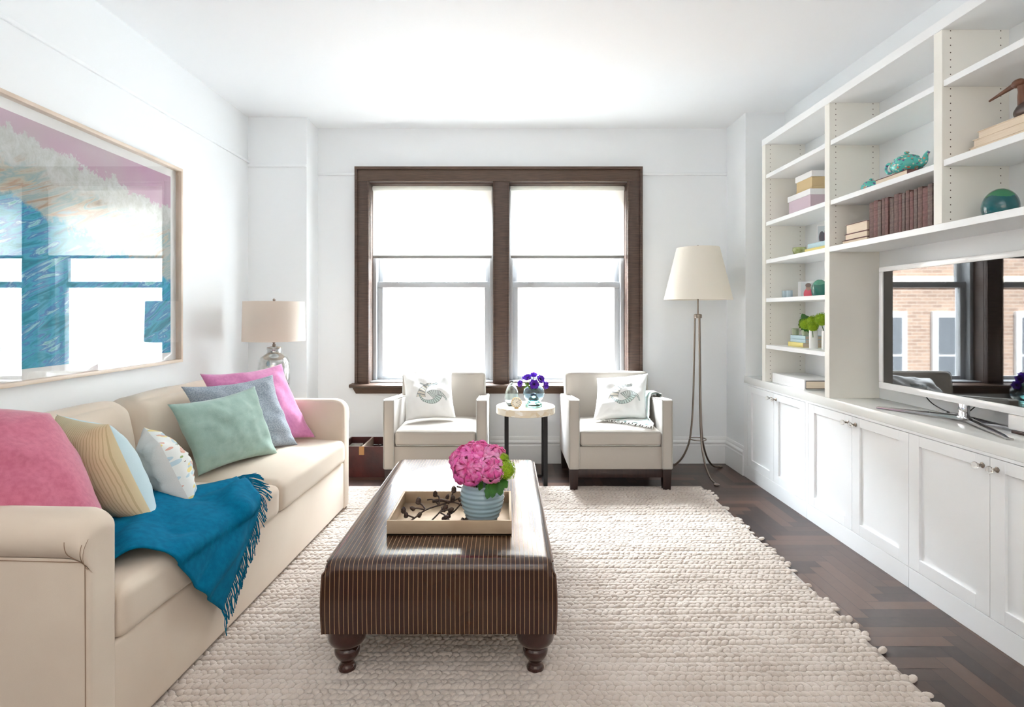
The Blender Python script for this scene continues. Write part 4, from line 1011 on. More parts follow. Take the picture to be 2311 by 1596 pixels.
# corner order: BL, BR, TR, TL as seen from the front
pillow('throw_pillow', 'orchid pink pillow at the far end of the sofa against the arm', (-1.50, 2.95, 0.50), (-1.165, 3.40, 0.49), (-1.415, 3.50, 0.935), (-1.70, 3.08, 0.915), 0.16, M['pinkl'], seed=1, pinch=0.115)
pillow('throw_pillow', 'grey blue tweed pillow leaning between the pink and sage pillows', (-1.47, 2.78, 0.49), (-1.215, 3.24, 0.482), (-1.375, 3.27, 0.890), (-1.665, 2.84, 0.875), 0.16, M['greyblue'], seed=2, pinch=0.115)
pillow('throw_pillow', 'sage green pillow standing at the middle of the sofa', (-1.44, 2.595, 0.488), (-1.245, 3.03, 0.482), (-1.385, 3.06, 0.850), (-1.545, 2.53, 0.835), 0.17, M['sage'], seed=3, pinch=0.115)
pillow('throw_pillow', 'striped tan and pale blue pillow beside the near pink pillow', (-1.61, 2.10, 0.49), (-1.245, 1.985, 0.492), (-1.425, 1.99, 0.852), (-1.76, 2.17, 0.855), 0.24, [M['stripe'], M['skyblue']], seed=4, pinch=0.05, wr=0.006)
pillow('throw_pillow', 'small white linen pillow with a floral back beside the striped pillow', (-1.50, 2.42, 0.50), (-1.250, 2.205, 0.492), (-1.385, 2.22, 0.728), (-1.58, 2.42, 0.755), 0.17, [M['linen'], M['floral']], seed=5, pinch=0.06)
pillow('throw_pillow', 'large deep pink pillow nearest the camera behind the near sofa arm', (-1.55, 1.590, 0.50), (-1.235, 1.715, 0.54), (-1.53, 1.86, 0.915), (-1.86, 1.60, 0.955), 0.33, M['pink'], seed=6, pinch=-0.10, wr=0.024, power=0.42)

# ------------------------------------------------------------------ teal throw on the sofa
def teal_throw():
    A = Vector((-1.235, 2.53)); B = Vector((-0.735, 2.00)); Cc = Vector((-1.26, 1.625)); D = Vector((-1.68, 2.02))
    def place(P):
        """lay a point of the unfolded cloth over the cushion: flat on the seat, then down the front"""
        q = Msi @ Vector((P[0], P[1], 0)); x, y = q.x, q.y
        edge = -0.012; r = 0.040
        wr = (0.026*max(0, math.sin(x*15+y*9+2.5*noise.noise(Vector((x*3, y*3, 1)))))**1.6+0.026*abs(noise.noise(Vector((x*8, y*4, 2))))+0.004)
        if x < edge: z = seat_z(x, y)+0.010+max(0, wr); out = Vector((x, y, z))
        else:
            s = x-edge; arc = r*PI/2; zt = seat_z(edge, y)+0.010
            if s < arc:
                a = s/r; out = Vector((edge+r*math.sin(a), y, zt-r*(1-math.cos(a))+max(0, wr)*math.cos(a))); out.x += max(0, wr)*math.sin(a)
            else:
                dn = s-arc; out = Vector((edge+r+max(0, wr)*0.8*min(1, dn*8+.3), y+0.012*math.sin(dn*16+y*5)*min(1, dn*5), zt-r-dn))
        return Ms @ out
    n = 56; bm = BM(); top = []
    for j in range(n+1):
        row = []
        for i in range(n+1):
            u, v = i/n, j/n
            P = D*(1-u)*(1-v)+A*u*(1-v)+B*u*v+Cc*(1-u)*v
            P = P+Vector((0.014*math.sin(v*9+u*3), 0.012*math.sin(u*8)))
            if u > 0.999: pass
            row.append(bm.verts.new(place(P)))
        top.append(row)
    for j in range(n):
        for i in range(n): bm.faces.new((top[j][i], top[j][i+1], top[j+1][i+1], top[j+1][i]))
    t = thing('throw_blanket', 'teal wool throw with a knotted fringe draped over the near seat cushion', 'blanket', (-1.2, 2.05, 0.48))
    o = obj('cloth', bm, M['teal'], t, True, 180)
    md = o.modifiers.new('thick', 'SOLIDIFY'); md.thickness = 0.006; md.offset = 1
    bm = BM(); rnd = random.Random(2)
    for k in range(125):
        v = k/124; P = A*(1-v)+B*v; P = P+Vector((0.014*math.sin(v*9+3), 0.012*math.sin(8)))
        d = (B-A).normalized(); outd = Vector((-d.y, d.x)); outd = outd if outd.dot(A-D) > 0 else -outd
        ln = rnd.uniform(0.070, 0.098); lean = rnd.uniform(-0.45, 0.45)
        dirv = (outd+d*lean*0.6+d*0.12).normalized(); q0 = place(P); pts = [q0]
        for s in (0.3, 0.6, 1.0):
            q = place(P+dirv*ln*s); q.z += 0.003*rnd.random()-0.006*s; pts.append(q)
        # below the seat edge the strands hang straight down
        if q0.z < 0.42:
            pts = [q0]+[q0+Vector((0.004+rnd.uniform(-.004, .004), -0.012*s*0+rnd.uniform(-.006, .006)+0.022*s, -ln*s*1.05)) for s in (0.3, 0.6, 1.0)]
        tube(bm, pts, [0.0018, 0.0016, 0.0015, 0.0018], 5)
    obj('fringe', bm, M['teal'], t, True, 180, kind='stuff')
teal_throw()

# ------------------------------------------------------------------ ottoman
ox, oy0, oy1 = -0.2245, 1.862, 3.20
t = thing('ottoman', 'long brown pinstriped ottoman on turned dark legs in the middle of the rug', 'ottoman', (ox, (oy0+oy1)/2, 0))
m = mat('pinstripe_satin', srgb(72, 44, 34), 0.27, spec=0.6, coat=0.35); M['pinstripe'] = m; N, L, p = nodes(m)
tc = N.new('ShaderNodeTexCoord'); sp = N.new('ShaderNodeSeparateXYZ'); L.new(tc.outputs['Object'], sp.inputs[0])
geo = N.new('ShaderNodeNewGeometry'); sn = N.new('ShaderNodeSeparateXYZ'); L.new(geo.outputs['Normal'], sn.inputs[0])
side = nmath(N, L, 'GREATER_THAN', nmath(N, L, 'ABSOLUTE', sn.outputs[0]), 0.75)
co_ = nmath(N, L, 'ADD', nmath(N, L, 'MULTIPLY', sp.outputs[0], nmath(N, L, 'SUBTRACT', 1.0, side)), nmath(N, L, 'MULTIPLY', sp.outputs[1], side))
fr = nmath(N, L, 'FRACT', nmath(N, L, 'MULTIPLY', nmath(N, L, 'ADD', co_, 5), 1/0.0156)); line = nmath(N, L, 'LESS_THAN', fr, 0.08)
n1 = N.new('ShaderNodeTexNoise'); n1.inputs['Scale'].default_value = 5; L.new(tc.outputs['Object'], n1.inputs[0])
rp = N.new('ShaderNodeValToRGB'); rp.color_ramp.elements[0].position = .35; rp.color_ramp.elements[1].position = .65; rp.color_ramp.elements[0].color = srgb(50, 22, 17); rp.color_ramp.elements[1].color = srgb(58, 32, 17); L.new(n1.outputs[0], rp.inputs[0])
L.new(nmix(N, L, line, rp.outputs[0], srgb(180, 152, 114)), p.inputs['Base Color'])
wv = N.new('ShaderNodeTexWave'); wv.inputs['Scale'].default_value = 160; wv.bands_direction = 'Y'; L.new(tc.outputs['Object'], wv.inputs[0])
wv2 = N.new('ShaderNodeTexNoise'); wv2.inputs['Scale'].default_value = 7; L.new(tc.outputs['Object'], wv2.inputs[0])
bp = N.new('ShaderNodeBump'); bp.inputs['Strength'].default_value = 0.15; bp.inputs['Distance'].default_value = 0.02; L.new(nmath(N, L, 'ADD', nmath(N, L, 'MULTIPLY', wv2.outputs[0], 1.0), nmath(N, L, 'MULTIPLY', line, 0.03)), bp.inputs['Height']); L.new(bp.outputs[0], p.inputs['Normal'])
bm = BM()
hw = 0.392; zb_, zt_ = 0.172, 0.415
nsx, nsy, nsz = 24, 36, 12
def omap(px, py, pz):
    # px,py in [-1,1], pz in [0,1]: boxy body, a little wider in the middle of its height, rounded top edge
    r = 0.034
    x = px*hw; y = (oy0+oy1)/2+py*(oy1-oy0)/2; z = zb_+pz*(zt_-zb_)
    bul = 0.004*math.sin(min(1, pz*1.25)*PI)
    x += px*bul*(abs(px) > 0.98); y += py*bul*(abs(py) > 0.98)
    cy_ = (oy0+oy1)/2; hy = (oy1-oy0)/2
    ix = max(-(hw-r), min(hw-r, x)); iy = max(-(hy-r), min(hy-r, y-cy_)); iz = min(zt_-r, z)
    d = Vector((x-ix, y-cy_-iy, z-iz))
    if z > zt_-r and d.length > r and (abs(x) > hw-r or abs(y-cy_) > hy-r): d = d.normalized()*r
    q = Vector((ix+d.x, cy_+iy+d.y, iz+d.z))
    if pz > 0.6: q.z += 0.008*min(1, 2.2*max(0, (1-px*px)*(1-py*py)))**0.8*(pz-0.6)/0.4
    return Vector((ox+q.x, q.y, q.z))
cache = {}
def ov(a, b, c):
    k = (round(a, 4), round(b, 4), round(c, 4))
    if k not in cache: cache[k] = bm.verts.new(omap(a, b, c))
    return cache[k]
def lin(n_, lo=-1, warp=True):
    out = []
    for i in range(n_+1):
        t_ = -1+2*i/n_; t_ = math.sin(t_*PI/2)*0.6+t_*0.4 if warp else t_
        out.append(t_ if lo == -1 else (t_+1)/2)
    return out
gx, gy, gz = lin(nsx), lin(nsy), [i/10 for i in range(8)]+[0.76, 0.82, 0.87, 0.91, 0.95, 0.98, 1.0]
for i in range(nsx):
    for j in range(nsy): bm.faces.new((ov(gx[i], gy[j], 1), ov(gx[i+1], gy[j], 1), ov(gx[i+1], gy[j+1], 1), ov(gx[i], gy[j+1], 1)))
    for s in (-1, 1):
        for k in range(len(gz)-1): bm.faces.new((ov(gx[i], s, gz[k]), ov(gx[i+1], s, gz[k]), ov(gx[i+1], s, gz[k+1]), ov(gx[i], s, gz[k+1])))
for j in range(nsy):
    for s in (-1, 1):
        for k in range(len(gz)-1): bm.faces.new((ov(s, gy[j], gz[k]), ov(s, gy[j+1], gz[k]), ov(s, gy[j+1], gz[k+1]), ov(s, gy[j], gz[k+1])))
bm.faces.new([ov(a, b, 0) for a, b in ((-1, -1), (1, -1), (1, 1), (-1, 1))])
obj('upholstered_top', bm, m, t, True, 60)
M['opipe'] = mat('ottoman_piping', srgb(92, 66, 52), 0.4)
for s in (-1, 1):
    for e in (-1, 1):
        bm = BM(); pts = [omap(s, e, z)+Vector((s*0.0005, e*0.0005, 0)) for z in gz[:-3]]; tube(bm, pts, 0.0028, 6); obj('piping', bm, M['opipe'], t, True)
    bm = BM(); pts = [omap(s*0.992, y, 0.95)+Vector((s*0.001, 0, 0.001)) for y in gy[2:-2]]; tube(bm, pts, 0.0030, 6); obj('piping', bm, M['opipe'], t, True)
for lx in (-0.327, 0.328):
    for ly in (1.930, 3.12):
        bm = BM()
        prof = [(0, 0.0165), (0.030, 0.016), (0.031, 0.022), (0.026, 0.032), (0.021, 0.040), (0.024, 0.047), (0.030, 0.052), (0.037, 0.062), (0.043, 0.074), (0.044, 0.084), (0.041, 0.094), (0.036, 0.099), (0.040, 0.102), (0.054, 0.109), (0.063, 0.121), (0.066, 0.134), (0.065, 0.150), (0.062, 0.166), (0.060, 0.180), (0, 0.180)]
        lathe(bm, prof, ox+lx, ly, 40, cap=False); obj('leg', bm, M['turned'], t, True, 60)

# tray
ZO = 0.4225
t = thing('tray', 'rectangular champagne leaf tray standing on the ottoman', 'tray', (-0.21, 2.236, ZO))
x0, x1, y0, y1 = -0.443, 0.023, 2.063, 2.410
bm = BM(); box(bm, x0, x1, y0, y1, ZO, ZO+0.008, 0.001); obj('tray_bottom', bm, M['tray'], t, True)
for q in ((x0, x1, y0, y0+0.009), (x0, x1, y1-0.009, y1), (x0, x0+0.009, y0+0.009, y1-0.009), (x1-0.009, x1, y0+0.009, y1-0.009)):
    bm = BM(); box(bm, *q, ZO, ZO+0.056, 0.001); obj('tray_side', bm, M['tray'], t, True)
ZT0 = ZO+0.0085
# ribbed vase
vx, vy = -0.092, 2.185
bm = BM(); prof = [(0, ZT0+.0005), (0.050, ZT0), (0.055, ZT0+0.004)]
H = 0.150
for k in range(60):
    s = k/59; R_ = 0.055+0.033*math.sin(min(1, s*1.25)*PI/2)**0.8-0.014*max(0, (s-0.62)/0.38)**1.6; R_ += 0.0010*math.sin(s*2*PI*8.5)
    prof.append((R_, ZT0+0.004+H*s))
prof += [(0.071, ZT0+H+0.004), (0.068, ZT0+H), (0.075, ZT0+H*0.6), (0.05, ZT0+0.02), (0, ZT0+0.016)]
lathe(bm, prof, vx, vy, 56, cap=False); single('ribbed_vase', bm, M['ceramic_blue'], 'ribbed pale blue ceramic vase in the tray holding pink peonies', 'vase', smooth=180)
ZV = ZT0+H+0.004
def peony(c, R, mats, label, seed, up=(0, -0.3, 1), spread=1.0, stem_to=None):
    rnd = random.Random(seed); c = Vector(c); up = Vector(up).normalized()
    qr = Vector((0, 0, 1)).rotation_difference(up)
    t = thing('peony', label, 'flower', (c.x, c.y, c.z), 0, 'pink peonies in the ribbed vase')
    bm = BM()
    layers = ((9, 1.00, 1.75, 0.75), (9, 0.98, 1.30, 0.66), (9, 0.92, 0.95, 0.54), (13, 0.88, 0.70, 0.36), (13, 0.84, 0.46, 0.26), (10, 0.80, 0.26, 0.22), (6, 0.76, 0.08, 0.2))
    for li, (cnt, rad, pol, wid) in enumerate(layers):
        for k in range(cnt):
            wild = 1 if li < 3 else 2.2; az = 2*PI*(k+0.5*(li % 2))/cnt+rnd.uniform(-.22, .22)*wild; po = pol+rnd.uniform(-.14, .14)*wild*0.8; rad_ = rad*(1+rnd.uniform(-.07, .07)*wild)
            nu, nv = 6, 6; grid = []
            for a in range(nv+1):
                row = []
                for b in range(nu+1):
                    s = a/nv; u = -1+2*b/nu
                    wd = wid*math.sin(PI*(0.12+0.80*s)**0.8)**0.7
                    th = po+0.55-1.0*s*(0.55+wid*0.5)      # from base toward the tip of the bloom
                    th = max(-0.25, th)
                    fa = az+u*wd*(0.95/max(0.35, math.sin(max(th, 0.35))))*0.62
                    ruf = 0.075*noise.noise(Vector((u*2.6+seed+k*3, s*3+li*5, k)))*s+0.035*math.sin(u*9+k)*s*s
                    rr_ = R*rad_*(0.80+0.16*math.sin(s*PI)+(0.14 if li < 2 else -0.03)*s*s*spread+0.05*(u*u)*(-1 if li < 3 else 1)+ruf)
                    v = Vector((math.sin(th)*math.cos(fa), math.sin(th)*math.sin(fa), math.cos(th)*0.86))*rr_
                    v.rotate(qr); row.append(bm.verts.new(c+v))
                grid.append(row)
            for a in range(nv):
                for b in range(nu):
                    try: bm.faces.new((grid[a][b], grid[a][b+1], grid[a+1][b+1], grid[a+1][b])).material_index = 0 if li < 3 else 1
                    except ValueError: pass
    bm.normal_update()
    o = obj('bloom', bm, mats, t, True, 180); md = o.modifiers.new('th', 'SOLIDIFY'); md.thickness = 0.0008
    bm = BM(); ball(bm, c, R*0.62, u=14, v=10); obj('bloom_core', bm, mats[1], t, True, 180)
    st = Vector(stem_to or (vx, vy, ZT0+0.03)); bm = BM(); tube(bm, spline([c-up*R*0.6, Vector((vx+(c.x-vx)*0.35, vy+(c.y-vy)*.35, ZV-0.03)), st], 6), 0.003, 6); obj('stem', bm, M['leafd'], t, True)
pk = [M['peony'], M['peony3']]; pk2 = [M['peony2'], M['peony3']]
peony((-0.137, 2.115, 0.655), 0.066, pk, 'largest open hot pink peony facing the camera at the left', 1, (-0.2, -1, 0.55))
peony((-0.056, 2.115, 0.655), 0.056, pk2, 'paler cupped pink peony facing the camera beside the green viburnum', 2, (0.25, -1, 0.5))
peony((-0.175, 2.185, 0.680), 0.054, pk, 'pink peony at the upper left rear of the bouquet', 3, (-0.8, -0.1, 0.8))
peony((-0.115, 2.205, 0.700), 0.058, pk, 'pink peony at the top centre of the bouquet', 4, (-0.1, -0.2, 1))
peony((-0.045, 2.190, 0.690), 0.054, pk2, 'pink peony at the upper right rear of the bouquet', 5, (0.5, -0.1, 1))
viburnum((0.000, 2.130, 0.648), 0.042, 'lime viburnum cluster at the right side of the peonies', (vx+0.02, vy-0.01, ZT0+0.03), 'viburnum in the ribbed vase', 11)
viburnum((-0.012, 2.165, 0.678), 0.030, 'smaller lime viburnum cluster above the other at the peonies', (vx+0.02, vy, ZT0+0.03), 'viburnum in the ribbed vase', 12)
bm = BM()
for b_, tp, w_ in (((-0.055, 2.115, 0.612), (-0.070, 2.072, 0.555), 0.017), ((-0.045, 2.12, 0.612), (-0.050, 2.070, 0.560), 0.018), ((-0.03, 2.12, 0.612), (-0.018, 2.082, 0.565), 0.018), ((-0.02, 2.13, 0.62), (0.006, 2.098, 0.588), 0.016), ((-0.09, 2.12, 0.605), (-0.100, 2.078, 0.585), 0.010)):
    leaf_mesh(bm, b_, tp, w_, (0.1, -1, 0.3), 0.15, 8, 0.16)
tube(bm, [(-0.055, 2.118, 0.614), (-0.02, 2.126, 0.617)], 0.0018, 5); tube(bm, [(-0.09, 2.122, 0.606), (-0.055, 2.118, 0.614)], 0.0018, 5)
single('viburnum_leaf_sprig', bm, M['leafd'], 'lobed green leaves hanging over the rim of the ribbed vase', 'leaves', smooth=60)

# branch sculpture of bronze acorns
t = thing('acorn_branch', 'dark bronze branch ornament with acorns lying in the tray', 'sculpture', (-0.25, 2.24, ZT0))
def tp(px, py, h):   # a point in the tray at height h above its bottom
    z = ZT0+h; d = (CAM_H-z)*1250/(py-708); return Vector(((px-1141)*d/1250, d, z))
stems = [[(-0.400, 2.10, 0.006), (-0.355, 2.16, 0.022), (-0.318, 2.21, 0.036), (-0.270, 2.25, 0.040), (-0.225, 2.27, 0.046), (-0.185, 2.26, 0.040), (-0.150, 2.24, 0.020)],
         [(-0.318, 2.21, 0.036), (-0.335, 2.235, 0.045), (-0.352, 2.25, 0.050)], [(-0.318, 2.21, 0.036), (-0.350, 2.21, 0.042), (-0.370, 2.212, 0.040)], [(-0.355, 2.16, 0.022), (-0.385, 2.17, 0.030), (-0.400, 2.18, 0.038)],
         [(-0.335, 2.085, 0.005), (-0.300, 2.12, 0.010), (-0.285, 2.15, 0.018), (-0.262, 2.20, 0.030), (-0.245, 2.26, 0.042)], [(-0.262, 2.20, 0.030), (-0.235, 2.17, 0.026), (-0.222, 2.135, 0.018)],
         [(-0.27, 2.25, 0.040), (-0.30, 2.29, 0.050), (-0.325, 2.30, 0.046)], [(-0.27, 2.25, 0.04), (-0.275, 2.29, 0.060), (-0.29, 2.30, 0.064)], [(-0.225, 2.27, 0.046), (-0.222, 2.29, 0.066), (-0.215, 2.30, 0.080)],
         [(-0.225, 2.27, 0.046), (-0.19, 2.275, 0.060), (-0.175, 2.27, 0.058)], [(-0.185, 2.26, 0.04), (-0.16, 2.30, 0.070), (-0.185, 2.33, 0.085), (-0.205, 2.34, 0.088)], [(-0.185, 2.26, 0.040), (-0.205, 2.225, 0.026), (-0.225, 2.20, 0.020)],
         [(-0.262, 2.20, 0.03), (-0.240, 2.21, 0.034), (-0.222, 2.215, 0.034)], [(-0.150, 2.24, 0.020), (-0.140, 2.20, 0.018), (-0.150, 2.165, 0.012)], [(-0.335, 2.085, 0.005), (-0.300, 2.082, 0.010), (-0.275, 2.078, 0.012)]]
bm = BM()
for s_ in stems: tube(bm, spline([(x, y, ZT0+z) for x, y, z in s_], 5), 0.0032, 8)
tube(bm, spline([(-0.30, 2.28, ZT0+0.046), (-0.26, 2.275, ZT0+0.052), (-0.23, 2.26, ZT0+0.048)], 5), 0.0065, 10)
obj('twigs', bm, M['bronze'], t, True, 180)
for x, y, z, r, dx in ((-0.354, 2.252, 0.058, 0.0115, 0.1), (-0.372, 2.212, 0.041, 0.009, -1), (-0.402, 2.184, 0.044, 0.010, 0), (-0.390, 2.17, 0.030, 0.009, 0), (-0.340, 2.190, 0.024, 0.009, 0.6), (-0.292, 2.302, 0.070, 0.010, 0), (-0.215, 2.302, 0.088, 0.011, 0), (-0.216, 2.268, 0.062, 0.0105, 0), (-0.180, 2.268, 0.060, 0.011, 1.2), (-0.226, 2.195, 0.020, 0.009, 0), (-0.245, 2.235, 0.034, 0.012, 0.8), (-0.218, 2.215, 0.034, 0.010, 1), (-0.222, 2.125, 0.018, 0.011, 0.3), (-0.232, 2.145, 0.026, 0.012, 0.9), (-0.280, 2.085, 0.016, 0.011, 0), (-0.152, 2.165, 0.012, 0.010, 0.3), (-0.140, 2.158, 0.012, 0.009, 0.8), (-0.166, 2.160, 0.012, 0.009, -0.3), (-0.240, 2.29, 0.062, 0.008, 0.4), (-0.305, 2.08, 0.008, 0.008, 0)):
    bm = BM(); Mr = Matrix.Rotation(dx, 4, 'Y'); c = Vector((x, y, ZT0+max(z, r)))
    ball(bm, c, r, 0.95, 0.95, 1.28, 14, 10, Mr); ball(bm, c-(Mr @ Vector((0, 0, r*0.62))), r, 1.04, 1.04, 0.72, 14, 8, Mr)
    tube(bm, [c+(Mr @ Vector((0, 0, r*1.2))), c+(Mr @ Vector((0, 0, r*1.55)))], r*0.12, 6)
    obj('acorn', bm, M['bronze'], t, True, 180)

# ------------------------------------------------------------------ armchairs
def make_chair():
    t = thing('armchair', 'x', 'armchair', (0, 0, 0), 0, 'pale grey armchairs under the window')
    hw, D, ta = 0.3635, 0.685, 0.077
    G, PG = M['greyf'], M['piping']
    bm = BM(); box(bm, -hw+0.012, hw-0.012, 0.012, D-0.01, 0.158, 0.318, 0.008, 2); obj('seat_frame', bm, G, t)
    for s in (-1, 1):
        bm = BM(); x0, x1 = (-hw, -hw+ta) if s < 0 else (hw-ta, hw)
        prof = [(0, 0.158), (0, 0.646), (D-0.16, 0.604), (D-0.02, 0.60), (D-0.02, 0.158)]
        a = [bm.verts.new((x0, y, z)) for y, z in prof]; b = [bm.verts.new((x1, y, z)) for y, z in prof]
        k = len(prof)
        for i in range(k): bm.faces.new((a[i], a[(i+1) % k], b[(i+1) % k], b[i]))
        bm.faces.new(a); bm.faces.new(b[::-1])
        bmesh.ops.recalc_face_normals(bm, faces=bm.faces)
        bmesh.ops.bevel(bm, geom=list(bm.edges), offset=0.012, segments=3, profile=0.5, affect='EDGES')
        o = obj('arm', bm, G, t)
        bm = BM()
        for xx in (x0+0.004, x1-0.004):
            tube(bm, [(xx, -0.001, 0.17), (xx, -0.001, 0.40), (xx, -0.001, 0.632), (xx, 0.007, 0.644), (xx, 0.02, 0.6465), (xx, D-0.18, 0.606)], 0.0026, 6)
        tube(bm, [(x0+0.004, 0.0, 0.170), (x1-0.004, 0.0, 0.170)], 0.0022, 6)
        obj('piping', bm, PG, o, kind='stuff')
    ci = hw-ta-0.002
    bm = BM(); softbox(bm, -ci, ci, -0.004, D-0.155, 0.320, 0.432, 7, 16, 0.020, 0.002, 3); cu = obj('seat_cushion', bm, G, t, smooth=180)
    bm = BM()
    for z in (0.330, 0.424): tube(bm, [(-ci+0.012, -0.0055, z), (0, -0.0075, z), (ci-0.012, -0.0055, z)], 0.0026, 6)
    obj('piping', bm, PG, cu, kind='stuff')
    bm = BM(); softbox(bm, -0.332, 0.332, 0, 0.145, 0, 0.43, 6, 16, 0.004, 0.002, 9)
    Mt = Matrix.Translation((0, D-0.190, 0.365)) @ Matrix.Rotation(math.radians(-6), 4, 'X'); bmesh.ops.transform(bm, matrix=Mt, verts=bm.verts); bk = obj('backrest', bm, G, t, smooth=180)
    bm = BM(); pts = [(-0.326, 0.010, 0.25), (-0.327, 0.010, 0.395), (-0.318, 0.010, 0.418), (-0.30, 0.010, 0.426), (0, 0.010, 0.4295), (0.30, 0.010, 0.426), (0.318, 0.010, 0.418), (0.327, 0.010, 0.395), (0.326, 0.010, 0.25)]
    tube(bm, [Mt @ Vector(p_) for p_ in pts], 0.0028, 6); obj('piping', bm, PG, bk)
    bm = BM(); box(bm, -hw+0.03, hw-0.03, 0.022, 0.047, 0.098, 0.160, 0.002); obj('apron_rail', bm, M['espresso'], t)
    for sx in (-1, 1):
        for y0 in (0.012, D-0.085):
            bm = BM(); xo = sx*(hw-0.006); xi = sx*(hw-0.068); yb = y0+0.058
            v = [bm.verts.new(p_) for p_ in ((xo-sx*.006, y0+.004, 0), (xi+sx*.006, y0+.004, 0), (xi+sx*.006, yb-.006, 0), (xo-sx*.006, yb-.006, 0), (xo, y0, 0.16), (xi, y0, 0.16), (xi, yb, 0.16), (xo, yb, 0.16))]
            for q in ((0, 1, 2, 3), (4, 5, 6, 7), (0, 1, 5, 4), (1, 2, 6, 5), (2, 3, 7, 6), (3, 0, 4, 7)): bm.faces.new([v[i] for i in q])
            obj('leg', bm, M['espresso'], t)
    return t
RUGZ = 0.0165
ch = make_chair()
ch.location = (0.806, 3.868, 0.0); ch['label'] = 'pale grey armchair at the right with a striped throw over its arm'
ch2 = dup(ch, loc=(-0.4925, 3.868, 0.0), label='pale grey armchair at the left between the magazine box and round table')

pillow('throw_pillow', 'white shell-print pillow on the left armchair', (-0.735, 4.06, 0.462), (-0.372, 4.13, 0.475), (-0.42, 4.31, 0.792), (-0.795, 4.27, 0.800), 0.13, [M['shell'], M['linen']], seed=21, pinch=0.07, group='shell-print pillows')
pillow('throw_pillow', 'white shell-print pillow on the right armchair beside the striped throw', (0.645, 4.08, 0.462), (1.045, 4.10, 0.475), (1.105, 4.30, 0.785), (0.715, 4.33, 0.745), 0.13, [M['shell'], M['linen']], seed=22, pinch=0.07, group='shell-print pillows')

# striped throw over the right armchair's arm
m, N, L, p, UV = uvmat('striped_throw', srgb(228, 232, 230), 0.95); M['sthrow'] = m
sp = N.new('ShaderNodeSeparateXYZ'); L.new(UV, sp.inputs[0])
c = srgb(232, 235, 233)
for a_, b_, col_ in ((0.08, 0.16, srgb(150, 190, 186)), (0.26, 0.36, srgb(182, 206, 200)), (0.46, 0.50, srgb(130, 176, 176)), (0.62, 0.74, srgb(186, 208, 204)), (0.86, 0.92, srgb(150, 190, 186))):
    c = nmix(N, L, nmath(N, L, 'MULTIPLY', nmath(N, L, 'GREATER_THAN', sp.outputs[0], a_), nmath(N, L, 'LESS_THAN', sp.outputs[0], b_)), c, col_)
L.new(c, p.inputs['Base Color'])
rows = [((1.182, 4.36, .50), (1.182, 4.20, .50)), ((1.182, 4.36, .615), (1.182, 4.20, .63)), ((1.168, 4.36, .634), (1.168, 4.19, .645)), ((1.13, 4.35, .636), (1.13, 4.18, .648)), ((1.092, 4.34, .632), (1.09, 4.15, .642)),
        ((1.078, 4.33, .61), (1.078, 4.12, .62)), ((1.072, 4.32, .53), (1.062, 4.07, .53)), ((1.055, 4.31, .475), (1.045, 4.02, .475)), ((0.98, 4.27, .462), (1.055, 3.99, .461)), ((0.84, 4.20, .462), (1.055, 3.95, .457)), ((0.71, 4.14, .460), (1.040, 3.905, .450))]
A_ = spline([r[0] for r in rows], 4); B_ = spline([r[1] for r in rows], 4)
bm = BM(); uvl = bm.loops.layers.uv.new('UV'); G_ = []
nn = 20
for i, (a, b) in enumerate(zip(A_, B_)):
    row = []
    for k in range(nn+1):
        s = k/nn; q = a.lerp(b, s); t_ = 0.006*math.sin(s*19+i*0.12)+0.004*noise.noise(Vector((s*5, i*.2, 0)))
        if i < 10: q.x += 0.005+t_*0.5
        elif i < 20: q.z += 0.006+t_
        elif i < 28: q.x -= 0.006+abs(t_)
        else: q.z += 0.006+abs(t_)*1.3
        row.append(bm.verts.new(q))
    G_.append(row)
for i in range(len(G_)-1):
    for k in range(nn):
        f = bm.faces.new((G_[i][k], G_[i][k+1], G_[i+1][k+1], G_[i+1][k]))
        for lp, uu in zip(f.loops, (k/nn, (k+1)/nn, (k+1)/nn, k/nn)): lp[uvl].uv = (uu, i/len(G_))
t = thing('throw_blanket', 'pale throw with soft teal stripes over the right armchair arm', 'blanket', (1.05, 4.1, 0.46))
o = obj('cloth', bm, M['sthrow'], t, True, 180); md = o.modifiers.new('th', 'SOLIDIFY'); md.thickness = 0.005
bm = BM(); rnd = random.Random(5); e0, e1 = Vector(rows[-1][0]), Vector(rows[-1][1]); out = Vector((-0.58, -0.81, 0))
for k in range(64):
    q = e0.lerp(e1, k/63); ln = rnd.uniform(.03, .05); d = (out+Vector((rnd.uniform(-.5, .5), rnd.uniform(-.5, .5), 0))).normalized()
    yy = (q+d*ln)
    tube(bm, [q+Vector((0, 0, .008)), q+d*ln*.5+Vector((0, 0, .008)), yy+Vector((0, 0, 0.002 if yy.y > 3.87 else -.015))], 0.0022, 5)
obj('fringe', bm, mat('white_fringe_wool', srgb(236, 236, 232), 0.95), t, True, 180, kind='stuff')

